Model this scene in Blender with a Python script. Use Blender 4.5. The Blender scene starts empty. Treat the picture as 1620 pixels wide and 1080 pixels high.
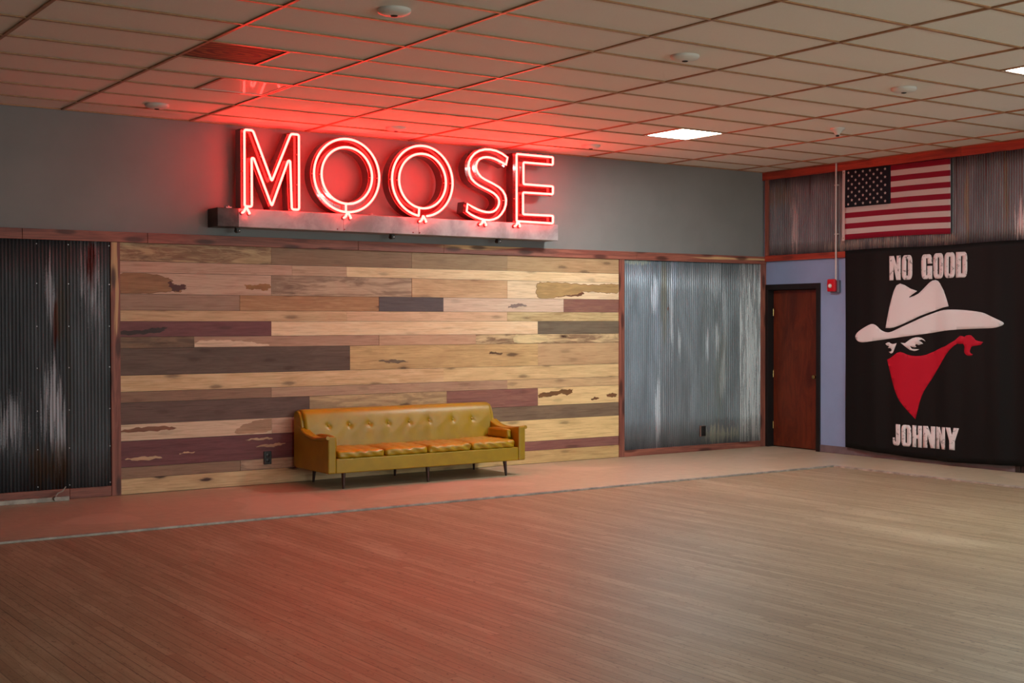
import bpy, bmesh, math, random
from mathutils import Vector, Matrix
from mathutils.geometry import delaunay_2d_cdt
random.seed(7)
PI = math.pi
sc = bpy.context.scene
col = sc.collection

# ------------------------------------------------------------------ helpers
def lin(c):
    def f(v):
        v /= 255.0
        return v / 12.92 if v <= 0.04045 else ((v + 0.055) / 1.055) ** 2.4
    return (f(c[0]), f(c[1]), f(c[2]), 1.0)

def wloc(o):
    v = Vector((0, 0, 0))
    while o is not None:
        v += o.location
        o = o.parent
    return v

def link(o, parent=None):
    col.objects.link(o)
    if parent is not None:
        o.parent = parent
    return o

def obj(name, bm, mats, parent=None, smooth=False, bevel=0, origin=None, angle=35):
    """one mesh object from a bmesh given in world coordinates"""
    base = wloc(parent) if parent is not None else Vector(origin or (0, 0, 0))
    bmesh.ops.translate(bm, verts=bm.verts, vec=-base)
    bmesh.ops.recalc_face_normals(bm, faces=bm.faces)
    me = bpy.data.meshes.new(name)
    bm.to_mesh(me); bm.free()
    for m in (mats if isinstance(mats, (list, tuple)) else [mats]):
        me.materials.append(m)
    if smooth:
        me.polygons.foreach_set('use_smooth', [True] * len(me.polygons))
        try:
            me.set_sharp_from_angle(angle=math.radians(angle))
        except Exception:
            pass
    o = bpy.data.objects.new(name, me)
    if parent is None:
        o.location = base
    link(o, parent)
    if bevel:
        b = o.modifiers.new('bevel', 'BEVEL'); b.width = bevel; b.segments = 2; b.limit_method = 'ANGLE'
    return o

def tag(o, label=None, cat=None, group=None, kind=None):
    if label: o['label'] = label
    if cat: o['category'] = cat
    if group: o['group'] = group
    if kind: o['kind'] = kind
    return o

def thing(name, label, cat, loc, group=None):
    o = bpy.data.objects.new(name, None)
    o.empty_display_size = 0.1
    o.location = loc
    link(o)
    return tag(o, label, cat, group)

def structure(name, bm, mats, parent=None, **k):
    o = obj(name, bm, mats, parent, **k)
    if parent is None:
        o['kind'] = 'structure'
    return o

def add_box(bm, x0, x1, y0, y1, z0, z1, mat=0):
    vs = [bm.verts.new(p) for p in ((x0,y0,z0),(x1,y0,z0),(x1,y1,z0),(x0,y1,z0),(x0,y0,z1),(x1,y0,z1),(x1,y1,z1),(x0,y1,z1))]
    fs = []
    for q in ((0,3,2,1),(4,5,6,7),(0,1,5,4),(1,2,6,5),(2,3,7,6),(3,0,4,7)):
        f = bm.faces.new([vs[i] for i in q]); f.material_index = mat; fs.append(f)
    return vs, fs

def box(*a):
    bm = bmesh.new(); add_box(bm, *a); return bm

def add_cyl(bm, p0, p1, r0, r1, n=20, caps=True):
    p0, p1 = Vector(p0), Vector(p1)
    d = (p1 - p0).normalized()
    a = Vector((0, 0, 1)) if abs(d.z) < .9 else Vector((1, 0, 0))
    u = d.cross(a).normalized(); v = d.cross(u)
    A = [bm.verts.new(p0 + r0*(math.cos(2*PI*i/n)*u + math.sin(2*PI*i/n)*v)) for i in range(n)]
    B = [bm.verts.new(p1 + r1*(math.cos(2*PI*i/n)*u + math.sin(2*PI*i/n)*v)) for i in range(n)]
    for i in range(n):
        bm.faces.new((A[i], A[(i+1) % n], B[(i+1) % n], B[i]))
    if caps:
        bm.faces.new(A[::-1]); bm.faces.new(B)

def add_lathe(bm, c, prof, n=32, axis='z'):
    """prof: list of (r, h) along axis from c"""
    rings = []
    for r, h in prof:
        ring = []
        for i in range(n):
            t = 2*PI*i/n
            if axis == 'z': p = (c[0]+r*math.cos(t), c[1]+r*math.sin(t), c[2]+h)
            elif axis == 'y': p = (c[0]+r*math.cos(t), c[1]+h, c[2]+r*math.sin(t))
            else: p = (c[0]+h, c[1]+r*math.cos(t), c[2]+r*math.sin(t))
            ring.append(bm.verts.new(p))
        rings.append(ring)
    for a, b in zip(rings, rings[1:]):
        for i in range(n):
            bm.faces.new((a[i], a[(i+1) % n], b[(i+1) % n], b[i]))
    bm.faces.new(rings[0]); bm.faces.new(rings[-1])

def add_tube(bm, path, r, n=8, closed=False):
    P = [Vector(p) for p in path]
    m = len(P)
    rings = []
    prev = None
    for i in range(m):
        a = P[(i-1) % m] if (closed or i > 0) else P[i]
        b = P[(i+1) % m] if (closed or i < m-1) else P[i]
        t = (b - a).normalized()
        if prev is None:
            ref = Vector((0, 1, 0)) if abs(t.y) < .9 else Vector((1, 0, 0))
            u = (ref - t*ref.dot(t)).normalized()
        else:
            u = (prev - t*prev.dot(t)).normalized()
        prev = u
        v = t.cross(u)
        rings.append([bm.verts.new(P[i] + r*(math.cos(2*PI*k/n)*u + math.sin(2*PI*k/n)*v)) for k in range(n)])
    for i in range(m if closed else m-1):
        a, b = rings[i], rings[(i+1) % m]
        for k in range(n):
            bm.faces.new((a[k], a[(k+1) % n], b[(k+1) % n], b[k]))
    if not closed:
        bm.faces.new(rings[0]); bm.faces.new(rings[-1])

def fillet(path, r, n=5, closed=True):
    """round the corners of a 2-D polyline"""
    out = []
    m = len(path)
    for i in range(m):
        p = Vector(path[i])
        if not closed and i in (0, m-1):
            out.append(p); continue
        a, b = Vector(path[i-1]), Vector(path[(i+1) % m])
        d1, d2 = (a-p), (b-p)
        l = min(r, d1.length*.45, d2.length*.45)
        s, e = p + d1.normalized()*l, p + d2.normalized()*l
        for k in range(n+1):
            t = k/n
            out.append((1-t)**2*s + 2*t*(1-t)*p + t*t*e)
    return out

def smooth_path(pts, n=4, closed=True):
    """Catmull-Rom"""
    out = []; m = len(pts)
    for i in range(m if closed else m-1):
        p = [Vector(pts[(i+k) % m] if closed else pts[min(max(i+k, 0), m-1)]) for k in (-1, 0, 1, 2)]
        for k in range(n):
            t = k/n
            out.append(.5*((2*p[1]) + (-p[0]+p[2])*t + (2*p[0]-5*p[1]+4*p[2]-p[3])*t*t + (-p[0]+3*p[1]-3*p[2]+p[3])*t**3))
    if not closed: out.append(Vector(pts[-1]))
    return out

def offset_poly(pts, d):
    P = [Vector(p) for p in pts]; m = len(P)
    area = sum(P[i].x*P[(i+1) % m].y - P[(i+1) % m].x*P[i].y for i in range(m))
    sgn = 1 if area > 0 else -1
    out = []
    for i in range(m):
        a, p, b = P[i-1], P[i], P[(i+1) % m]
        e1, e2 = (p-a).normalized(), (b-p).normalized()
        n1 = Vector((e1.y, -e1.x))*sgn; n2 = Vector((e2.y, -e2.x))*sgn
        k = n1+n2
        k = k.normalized() if k.length > 1e-4 else n1
        s = d/max(.35, k.dot(n1))
        out.append(p + k*min(s, d*2.2))
    return out

def tri_fill(loops):
    """constrained triangulation of a 2-D polygon (first loop outer); interior kept"""
    vs, es = [], []
    for L in loops:
        b = len(vs)
        vs += [Vector((p[0], p[1])) for p in L]
        es += [(b+i, b+(i+1) % len(L)) for i in range(len(L))]
    r = delaunay_2d_cdt(vs, es, [], 2 if len(loops) == 1 else 2, 1e-6)
    return r[0], r[2]

def inside(p, L):
    c = False; j = len(L)-1
    for i in range(len(L)):
        if (L[i][1] > p[1]) != (L[j][1] > p[1]) and p[0] < (L[j][0]-L[i][0])*(p[1]-L[i][1])/(L[j][1]-L[i][1]+1e-12)+L[i][0]:
            c = not c
        j = i
    return c

def fill_faces(loops, grid=None):
    vs, es = [], []
    for L in loops:
        b = len(vs)
        vs += [Vector((p[0], p[1])) for p in L]
        es += [(b+i, b+(i+1) % len(L)) for i in range(len(L))]
    if grid:
        L = loops[0]
        x0, x1 = min(p[0] for p in L), max(p[0] for p in L); y0, y1 = min(p[1] for p in L), max(p[1] for p in L)
        i = x0+grid*.5
        while i < x1:
            j = y0+grid*.5
            while j < y1:
                if inside((i, j), L): vs.append(Vector((i, j)))
                j += grid
            i += grid
    r = delaunay_2d_cdt(vs, es, [], 0, 1e-6)
    out = []
    for f in r[2]:
        c = sum((r[0][i] for i in f), Vector((0, 0)))/len(f)
        if inside(c, loops[0]) and not any(inside(c, h) for h in loops[1:]):
            out.append(f)
    return r[0], out

def add_extrusion(bm, loops, y0, y1):
    """polygon in (x, z) extruded between y0 (front) and y1"""
    V, F = fill_faces(loops)
    A = [bm.verts.new((v.x, y0, v.y)) for v in V]
    B = [bm.verts.new((v.x, y1, v.y)) for v in V]
    edges = {}
    for f in F:
        bm.faces.new([A[i] for i in f]); bm.faces.new([B[i] for i in reversed(f)])
        for i in range(len(f)):
            e = (f[i], f[(i+1) % len(f)])
            if (e[1], e[0]) in edges: del edges[(e[1], e[0])]
            else: edges[e] = 1
    for a, b in edges:
        bm.faces.new((A[a], B[a], B[b], A[b]))

# ------------------------------------------------------------------ node helpers
class NT:
    def __init__(self, name):
        self.m = bpy.data.materials.new(name); self.m.use_nodes = True
        self.t = self.m.node_tree; self.n = self.t.nodes; self.l = self.t.links
        self.b = self.n['Principled BSDF']
    def add(self, typ, **k):
        x = self.n.new(typ)
        for a, v in k.items():
            if a.startswith('i_'):
                x.inputs[a[2:].replace('_', ' ')].default_value = v
            else: setattr(x, a, v)
        return x
    def link(self, a, b): self.l.new(a, b)
    def math(self, op, a, b=None, c=None, clamp=False):
        x = self.n.new('ShaderNodeMath'); x.operation = op; x.use_clamp = clamp
        for i, v in enumerate((a, b, c)):
            if v is None: continue
            if isinstance(v, (int, float)): x.inputs[i].default_value = v
            else: self.l.new(v, x.inputs[i])
        return x.outputs[0]
    def mix(self, f, a, b, mode='MIX'):
        x = self.n.new('ShaderNodeMix'); x.data_type = 'RGBA'; x.blend_type = mode
        for s, v in ((x.inputs[0], f), (x.inputs[6], a), (x.inputs[7], b)):
            if isinstance(v, (int, float)): s.default_value = v
            elif isinstance(v, tuple): s.default_value = v
            else: self.l.new(v, s)
        return x.outputs[2]
    def coords(self, scale=(1, 1, 1), kind='Object', off=None):
        t = self.n.new('ShaderNodeTexCoord')
        mp = self.n.new('ShaderNodeMapping'); mp.inputs['Scale'].default_value = scale
        src = t.outputs[kind]
        if off is not None:
            a = self.n.new('ShaderNodeVectorMath'); a.operation = 'ADD'
            self.l.new(src, a.inputs[0]); self.l.new(off, a.inputs[1]); src = a.outputs[0]
        self.l.new(src, mp.inputs[0])
        return mp.outputs[0]
    def noise(self, vec, scale=5, detail=4, rough=.55, dist=0):
        x = self.n.new('ShaderNodeTexNoise')
        self.l.new(vec, x.inputs['Vector'])
        x.inputs['Scale'].default_value = scale; x.inputs['Detail'].default_value = detail
        x.inputs['Roughness'].default_value = rough; x.inputs['Distortion'].default_value = dist
        return x.outputs['Fac']
    def ramp(self, f, a, b):
        x = self.n.new('ShaderNodeMapRange'); x.clamp = True; x.interpolation_type = 'SMOOTHSTEP'
        self.l.new(f, x.inputs[0]); x.inputs[1].default_value = a; x.inputs[2].default_value = b
        return x.outputs[0]
    def out(self, color=None, rough=None, metal=None, spec=None):
        for k, v in (('Base Color', color), ('Roughness', rough), ('Metallic', metal), ('Specular IOR Level', spec)):
            if v is None: continue
            s = self.b.inputs[k]
            if isinstance(v, (int, float, tuple)): s.default_value = v
            else: self.l.new(v, s)
    def bump(self, h, strength=.2, dist=.01):
        x = self.n.new('ShaderNodeBump'); x.inputs['Strength'].default_value = strength
        x.inputs['Distance'].default_value = dist
        self.l.new(h, x.inputs['Height']); self.l.new(x.outputs[0], self.b.inputs['Normal'])

def paint(name, c, rough=.6, var=.06, scale=3, spec=.5, metal=0, bump=0, coat=0):
    t = NT(name)
    n = t.noise(t.coords(), scale, 5, .6)
    a = lin(c)
    d = tuple(v*(1-2*var) for v in a[:3])+(1,)
    e = tuple(min(1, v*(1+2*var)) for v in a[:3])+(1,)
    t.out(t.mix(t.ramp(n, .3, .7), d, e), rough, metal, spec)
    if bump: t.bump(t.noise(t.coords(), scale*30, 3), bump, .003)
    if coat: t.b.inputs['Coat Weight'].default_value = coat
    return t.m

def emission(name, rgb, strength):
    t = NT(name)
    t.out((0.8, 0.8, 0.8, 1), .4)
    t.b.inputs['Emission Color'].default_value = rgb
    t.b.inputs['Emission Strength'].default_value = strength
    return t.m

def wood(name, a, b, axis='x', rough=.55, knots=.5, sap=None, sapt=.62):
    """grain along one axis"""
    t = NT(name)
    st = {'x': (.6, 9, 9), 'y': (9, .6, 9), 'z': (9, 9, .6)}[axis]
    v = t.coords(st)
    g = t.noise(v, 1.6, 6, .65, 1.2)
    f = t.noise(t.coords(tuple(s*3 for s in st)), 2.5, 4, .6, .4)
    c = t.mix(t.ramp(g, .32, .68), lin(a), lin(b))
    c = t.mix(t.math('MULTIPLY', t.ramp(f, .45, .75), .35), c, tuple(.45*x for x in lin(a)[:3])+(1,))
    if sap:
        s = t.noise(t.coords(tuple(s*.35 for s in st), off=t.add('ShaderNodeCombineXYZ', i_X=3.3, i_Y=7.1, i_Z=1.7).outputs[0]), 1.6, 3, .5, .5)
        c = t.mix(t.ramp(s, sapt, sapt+.03), c, lin(sap))
    if knots:
        vo = t.add('ShaderNodeTexVoronoi'); vo.inputs['Scale'].default_value = 1.0
        kst = {'x': (1.5, 6, 6), 'y': (6, 1.5, 6), 'z': (6, 6, 1.5)}[axis]
        vo.voronoi_dimensions = '2D'
        sv = t.add('ShaderNodeSeparateXYZ'); t.link(t.coords(kst), sv.inputs[0]); cb = t.add('ShaderNodeCombineXYZ')
        t.link(sv.outputs[{'x': 0, 'y': 1, 'z': 0}[axis]], cb.inputs[0]); t.link(sv.outputs[2], cb.inputs[1])
        t.link(cb.outputs[0], vo.inputs['Vector'])
        k = t.math('SUBTRACT', 1, t.ramp(vo.outputs['Distance'], .08, .22))
        c = t.mix(t.math('MULTIPLY', k, knots), c, lin((60, 28, 22)))
    t.out(c, rough)
    t.bump(f, .15, .003)
    return t.m

# ------------------------------------------------------------------ camera
F_PX = 2080.237
yaw, pit, rol = 0.60548, -0.013849, -0.001394
cy, sy, cp, sp = math.cos(yaw), math.sin(yaw), math.cos(pit), math.sin(pit)
fw = Vector((sy*cp, cy*cp, sp)); rt = Vector((cy, -sy, 0)); up = rt.cross(fw)
c_, s_ = math.cos(rol), math.sin(rol)
r2, u2 = c_*rt + s_*up, -s_*rt + c_*up
cam = bpy.data.cameras.new('camera'); cam.sensor_width = 36; cam.lens = F_PX*36/1620
cam.clip_start = .05; cam.clip_end = 100
co = bpy.data.objects.new('camera', cam); link(co)
M = Matrix(((r2.x, u2.x, -fw.x), (r2.y, u2.y, -fw.y), (r2.z, u2.z, -fw.z))).to_4x4()
M.translation = Vector((-12.5167, -12.2779, 1.6122))
co.matrix_world = M
sc.camera = co
sc.view_settings.view_transform = 'Standard'
sc.view_settings.look = 'None'
sc.view_settings.gamma = 1
sc.view_settings.use_curve_mapping = False
sc.view_settings.exposure = 0.2

# ------------------------------------------------------------------ sizes
H = 3.57                      # underside of the ceiling grid
XL, YF = -16.5, -15.2         # left wall, wall behind the camera
GX, GY = -0.496, -0.505       # ceiling grid
TX, TY = 1.2192, 0.6096
EDGE_Y, EDGE_X = -2.15, -1.10 # rim of the dance floor

# ------------------------------------------------------------------ materials
m_wall_grey = paint('grey_wall_paint', (128, 127, 126), .6, .03, 1.2, bump=.08)
m_wall_blue = paint('blue_grey_wall_paint', (130, 152, 190), .6, .03, 1.2, bump=.08)
m_wall_far = paint('pale_wall_paint', (205, 198, 186), .7, .03, 1.2)
m_black_frame = paint('black_door_frame', (16, 13, 14), .45, .1)
m_rubber = paint('grey_rubber_base', (104, 92, 96), .5, .08, 6)
m_white = paint('white_enamel', (205, 200, 192), .4, .02)
m_hole = paint('dark_hole', (14, 10, 9), .6, .02)
m_alu = paint('worn_aluminium', (162, 152, 142), .5, .15, 9, metal=.25)
m_steel = paint('steel_screw', (200, 200, 205), .3, .05, metal=.9)
m_conduit = paint('white_painted_conduit', (190, 176, 172), .35, .05)
m_red_plastic = paint('red_alarm_plastic', (190, 12, 30), .35, .03)
m_lens = paint('strobe_lens', (220, 215, 210), .15, .02)
m_grey_box = paint('grey_backbox', (96, 98, 112), .5, .05)
m_black_plastic = paint('black_outlet_plastic', (20, 18, 18), .4, .05)
m_brown_plastic = paint('brown_outlet_plate', (128, 100, 90), .4, .05)
m_brass = paint('brass_knob', (200, 170, 110), .25, .05, metal=1)
m_leg = wood('walnut_leg', (40, 22, 18), (62, 34, 26), 'z', .35, 0)
CED_A, CED_B, CED_S = (118, 64, 54), (164, 98, 80), (206, 166, 118)
m_cedar_x = wood('red_cedar_x', CED_A, CED_B, 'x', .55, .8, CED_S, .63)
m_cedar_y = wood('red_cedar_y', (128, 40, 28), (176, 66, 42), 'y', .55, .5, (200, 120, 70), .66)
m_cedar_z = wood('red_cedar_z', CED_A, CED_B, 'z', .55, .8, CED_S, .69)

# ------------------------------------------------------------------ room shell
# vinyl tile floor (L-shape along two walls, the strips in front of the doors)
t = NT('vinyl_tile_floor')
v = t.coords((1/.3048, 1/.3048, 1))
br = t.add('ShaderNodeTexBrick'); br.offset = 0; br.squash = 1
t.link(v, br.inputs['Vector'])
br.inputs['Scale'].default_value = 1; br.inputs['Brick Width'].default_value = 1; br.inputs['Row Height'].default_value = 1
br.inputs['Mortar Size'].default_value = .006; br.inputs['Mortar Smooth'].default_value = .3
br.inputs['Color1'].default_value = lin((168, 148, 122)); br.inputs['Color2'].default_value = lin((176, 156, 130)); br.inputs['Mortar'].default_value = lin((140, 112, 86))
n1 = t.noise(t.coords(), 9, 6, .7)
c = t.mix(.5, br.outputs['Color'], t.mix(t.ramp(n1, .3, .7), lin((158, 140, 116)), lin((190, 172, 150))))
pz = t.noise(t.coords((.7, .9, 1)), .9, 1, .4)
c = t.mix(t.math('MULTIPLY', t.ramp(pz, .55, .57), .35), c, lin((205, 182, 160)))
t.out(c, t.math('ADD', .34, t.math('MULTIPLY', n1, .16)), 0, .5)
m_vinyl = t.m
bm = bmesh.new()
add_box(bm, XL, 0.3, EDGE_Y, 0, -.2, 0)
add_box(bm, EDGE_X, 0.3, YF, EDGE_Y, -.2, 0)
structure('floor', bm, m_vinyl)

# dance floor : narrow strip boards running away from the back wall
t = NT('strip_wood_floor')
tc = t.add('ShaderNodeTexCoord'); sx = t.add('ShaderNodeSeparateXYZ'); t.link(tc.outputs['Object'], sx.inputs[0])
BW = .057
ix = t.math('FLOOR', t.math('DIVIDE', sx.outputs[0], BW))
wn = t.add('ShaderNodeTexWhiteNoise'); wn.noise_dimensions = '1D'; t.link(ix, wn.inputs['W'])
rnd = wn.outputs['Value']
yy = t.math('ADD', t.math('DIVIDE', sx.outputs[1], 1.7), t.math('MULTIPLY', rnd, 13.7))
iy = t.math('FLOOR', yy)
wn2 = t.add('ShaderNodeTexWhiteNoise'); wn2.noise_dimensions = '2D'
cv = t.add('ShaderNodeCombineXYZ'); t.link(ix, cv.inputs[0]); t.link(iy, cv.inputs[1]); t.link(cv.outputs[0], wn2.inputs['Vector'])
r2_ = wn2.outputs['Value']
fx = t.math('FRACT', t.math('DIVIDE', sx.outputs[0], BW)); fy = t.math('FRACT', yy)
gap = t.math('SUBTRACT', 1, t.math('MINIMUM', t.ramp(fx, .0, .09), t.ramp(t.math('SUBTRACT', 1, fx), .0, .06)))
gy = t.math('SUBTRACT', 1, t.ramp(fy, 0, .004))
wn3 = t.add('ShaderNodeTexWhiteNoise'); wn3.noise_dimensions = '1D'; t.link(t.math('ADD', ix, .37), wn3.inputs['W'])
gapk = t.math('MULTIPLY', gap, t.math('ADD', .45, t.math('MULTIPLY', t.ramp(wn3.outputs['Value'], .5, 1), .65)))
off = t.add('ShaderNodeCombineXYZ'); t.link(t.math('MULTIPLY', r2_, 31), off.inputs[1]); t.link(t.math('MULTIPLY', rnd, 17), off.inputs[2])
g = t.noise(t.coords((26, 1.1, 1), off=off.outputs[0]), 1.5, 6, .7, .8)
g2 = t.noise(t.coords((3, .5, 1)), .9, 6, .7, .3)
stn = t.noise(t.coords((9, 3, 1)), 2.2, 6, .8, .5)
c = t.mix(r2_, lin((140, 118, 92)), lin((164, 142, 114)))
c = t.mix(t.math('MULTIPLY', t.ramp(g, .35, .7), .55), c, lin((118, 96, 72)))
c = t.mix(t.math('MULTIPLY', t.ramp(g2, .5, .72), .5), c, lin((184, 164, 138)))
c = t.mix(t.math('MULTIPLY', t.ramp(stn, .56, .68), .65), c, lin((88, 68, 54)))
spk = t.noise(t.coords((34, 12, 1)), 1.6, 3, .7, .3)
c = t.mix(t.math('MULTIPLY', t.ramp(spk, .61, .68), .75), c, lin((74, 54, 42)))
c = t.mix(t.math('MULTIPLY', gapk, 1.0), c, lin((46, 32, 24)))
c = t.mix(t.math('MULTIPLY', gy, .5), c, lin((56, 40, 30)))
t.out(c, t.math('ADD', .44, t.math('MULTIPLY', g2, .16)), 0, .5)
t.bump(t.math('SUBTRACT', t.math('MULTIPLY', g, .3), gapk), .25, .002)
m_strip = t.m
structure('dance_floor', box(XL, EDGE_X, YF, EDGE_Y, -.2, -.012), m_strip)

# metal edging between tiles and boards
bm = bmesh.new(); add_box(bm, XL, EDGE_X+.03, EDGE_Y-.025, EDGE_Y+.02, -.012, .006); structure('trim_1', bm, m_alu, bevel=.002)
bm = bmesh.new(); add_box(bm, EDGE_X-.02, EDGE_X+.025, YF, EDGE_Y-.025, -.012, .006); structure('trim_2', bm, m_alu, bevel=.002)

# walls
DY0, DY1, DZ = -.92, -.07, 2.06       # door opening in the right wall
structure('wall_back', box(XL-.2, .3, 0, .2, -.2, 4.0), m_wall_grey)
bm = bmesh.new()
add_box(bm, 0, .25, DY1, 0, 0, 4.0); add_box(bm, 0, .25, YF, DY0, 0, 4.0); add_box(bm, 0, .25, DY0, DY1, DZ, 4.0)
structure('wall_right', bm, m_wall_blue)
structure('wall_left', box(XL-.2, XL, YF, 0, -.2, 4.0), m_wall_far)
structure('wall_front', box(XL-.2, .3, YF-.2, YF, -.2, 4.0), m_wall_far)

# ceiling tiles
t = NT('ceiling_tile')
n1 = t.noise(t.coords(), 90, 3, .7); n2 = t.noise(t.coords(), .8, 2, .5)
c = t.mix(n2, lin((220, 217, 207)), lin((230, 227, 218)))
c = t.mix(t.math('MULTIPLY', t.ramp(n1, .55, .7), .12), c, lin((150, 140, 128)))
t.out(c, .75, 0, .25); t.bump(n1, .12, .002)
m_tile = t.m
t = NT('stained_tile')
n = t.noise(t.coords((1.4, 3, 1)), 3.0, 5, .6, 1.5)
tc = t.coords((1.0, 1.0, 1))
gr = t.add('ShaderNodeTexWave'); gr.wave_type = 'RINGS'; gr.rings_direction = 'Z'
t.link(t.coords((1.6, 3.2, 1)), gr.inputs['Vector']); gr.inputs['Scale'].default_value = 1.6; gr.inputs['Distortion'].default_value = 3; gr.inputs['Detail'].default_value = 3
c = t.mix(t.ramp(n, .35, .65), lin((140, 98, 64)), lin((84, 54, 38)))
c = t.mix(t.math('MULTIPLY', t.ramp(gr.outputs['Fac'], .45, .8), .85), c, lin((40, 22, 18)))
t.out(c, .6, 0, .4)
m_stain = t.m
t = NT('bronze_grid')
n = t.noise(t.coords(), 14, 3, .7)
t.out(t.mix(t.ramp(n, .3, .7), lin((150, 108, 74)), lin((172, 128, 90))), .34, .12)
t.bump(n, .25, .004)
m_grid = t.m

LIGHT_CELLS = [(-3.544, -2.934, -2.334, -1.724), (-3.544, -2.934, -6.601, -5.991), (-8.4205, -7.811, -2.334, -1.724)]
STAIN_CELL = (-9.030, -8.4205, -3.553, -2.943)
bm = bmesh.new()
i0, i1 = math.floor((XL-GX)/TX), 1
j1 = math.ceil((GY-YF)/TY)
ZT = H+.010
for i in range(i0, i1+1):
    for j in range(-1, j1+1):
        x0, x1 = max(GX+(i-1)*TX, XL), min(GX+i*TX, 0.0); y1, y0 = min(GY-TY*j, 0.0), max(GY-TY*(j+1), YF)
        if x1-x0 < .01 or y1-y0 < .01: continue
        halves = [(x0, x1)]
        xm = x0+TX/2
        if any(abs(c[3]-y1) < .01 and c[0] > x0-.02 and c[1] < x1+.02 for c in LIGHT_CELLS+[STAIN_CELL]):
            halves = [h for h in ((x0, xm), (xm, x1)) if not any(abs(c[3]-y1) < .01 and abs(c[0]-h[0]) < .03 for c in LIGHT_CELLS+[STAIN_CELL])]
        for a, b in halves:
            dz = [random.uniform(-.0022, .0022) for _ in range(4)]
            vs = [bm.verts.new(p) for p in ((a, y0, ZT+dz[0]), (b, y0, ZT+dz[1]), (b, y1, ZT+dz[2]), (a, y1, ZT+dz[3]))]
            ws = [bm.verts.new((q.co.x, q.co.y, ZT+.02)) for q in vs]
            bm.faces.new(vs[::-1]); bm.faces.new(ws)
            for k in range(4): bm.faces.new((vs[k], vs[(k+1) % 4], ws[(k+1) % 4], ws[k]))
ceil = structure('ceiling', bm, m_tile)
bm = bmesh.new()
def bar_x(y, a=XL, b=0.0): add_box(bm, a, b, y-.012, y+.012, H, H+.030)
def bar_y(x, a=YF, b=0.0): add_box(bm, x-.012, x+.012, a, b, H-.0008, H+.030)
for i in range(i0, i1):
    if XL < GX+i*TX < 0: bar_y(GX+i*TX)
for j in range(0, j1+1):
    if GY-TY*j > YF: bar_x(GY-TY*j)
for c in LIGHT_CELLS+[STAIN_CELL]:
    xm = c[1] if abs(((c[1]-GX)/TX) % 1-.5) < .1 else c[0]
    bar_y(xm, c[2], c[3])
add_box(bm, XL, 0, -.02, 0, H, H+.012); add_box(bm, -.02, 0, YF, -.02, H, H+.012)
obj('ceiling_grid', bm, m_grid, ceil)
structure('roof_slab', box(XL-.2, .3, YF-.2, .2, 3.98, 4.1), m_wall_far)

# ------------------------------------------------------------------ lights in the ceiling
LED = 85.0
m_led = emission('lit_led_diffuser', (.87, 1.0, .96, 1), LED)
m_diff_off = paint('unlit_diffuser', (214, 206, 196), .58, .01, coat=.3)
def led_panel(c, mat, label, group=None):
    t = thing('ceiling_light_panel', label, 'ceiling light', ((c[0]+c[1])/2, (c[2]+c[3])/2, H+.012), group)
    bm = bmesh.new()
    z0, z1, w = H+.002, H+.028, .022
    a, b, p, q = c[0]+.013, c[1]-.013, c[2]+.013, c[3]-.013
    add_box(bm, a, b, p, p+w, z0, z1); add_box(bm, a, b, q-w, q, z0, z1); add_box(bm, a, a+w, p+w, q-w, z0, z1); add_box(bm, b-w, b, p+w, q-w, z0, z1)
    obj('frame', bm, m_white, t)
    obj('diffuser', box(a+w, b-w, p+w, q-w, z0+.004, z1-.004), mat, t)
    return t
led_panel(LIGHT_CELLS[0], m_led, 'lit square white panel light in the ceiling right of the neon sign')
led_panel(LIGHT_CELLS[1], m_led, 'lit white panel light cut off by the right edge of the photo')
led_panel(LIGHT_CELLS[2], m_diff_off, 'unlit square panel light above the neon sign, glossy with red glow')
def area(x, y, power, rgb=(.87, 1.0, .96)):
    l = bpy.data.lights.new('room_light', 'AREA'); l.shape = 'SQUARE'; l.size = .55; l.energy = power; l.color = rgb
    o = bpy.data.objects.new('room_light', l); o.location = (x, y, H-.01); link(o)
A_W = LED*.55*.55*PI
area(-3.24, -10.56, A_W); area(-3.24, -13.6, A_W)

# unseen soft fill light, added behind the camera to brighten ceiling and back wall
l = bpy.data.lights.new('added_fill_light', 'AREA'); l.shape = 'RECTANGLE'; l.size = 9.0; l.size_y = 1.6; l.energy = 250; l.color = (.87, 1.0, .96)
o = bpy.data.objects.new('added_fill_light', l); o.location = (-6.0, YF+.05, 1.7); o.rotation_euler = (PI/2, 0, 0); link(o)

# stained tile
tl = obj('stained_ceiling_tile', box(STAIN_CELL[0]+.012, STAIN_CELL[1]-.012, STAIN_CELL[2]+.012, STAIN_CELL[3]-.012, H+.006, H+.026), m_stain, origin=((STAIN_CELL[0]+STAIN_CELL[1])/2, (STAIN_CELL[2]+STAIN_CELL[3])/2, H+.01))
tag(tl, 'brown water-stained square ceiling tile up left of the neon sign', 'ceiling tile')

# round ceiling fittings
def fitting(x, y, label):
    t = thing('ceiling_fitting', label, 'ceiling fitting', (x, y, H+.008))
    bm = bmesh.new()
    add_lathe(bm, (x, y, H), [(.105, .010), (.105, -.006), (.098, -.014), (.075, -.024), (.034, -.030)], 40)
    obj('plate', bm, m_white, t, smooth=True)
    bm = bmesh.new(); add_lathe(bm, (x, y, H), [(.022, -.029), (.022, -.034), (.012, -.037)], 20)
    obj('centre_hole', bm, m_hole, t, smooth=True)
    return t
fitting(-8.415, -5.06, 'round white ceiling fitting with red-lit rim at the top edge of the photo')
fitting(-8.40, -.735, 'round white ceiling fitting near the grey wall, left of the neon sign')
fitting(-5.94, -.735, 'round ceiling fitting glowing red directly above the second O of the sign')
fitting(-5.94, -5.02, 'round white ceiling fitting up above the lit panel light')
fitting(-3.52, -5.06, 'round white ceiling fitting on the right, left of the cut-off panel light')
fitting(-3.50, -.79, 'round faint ceiling fitting between the last sign letter and the lit panel light')
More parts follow.
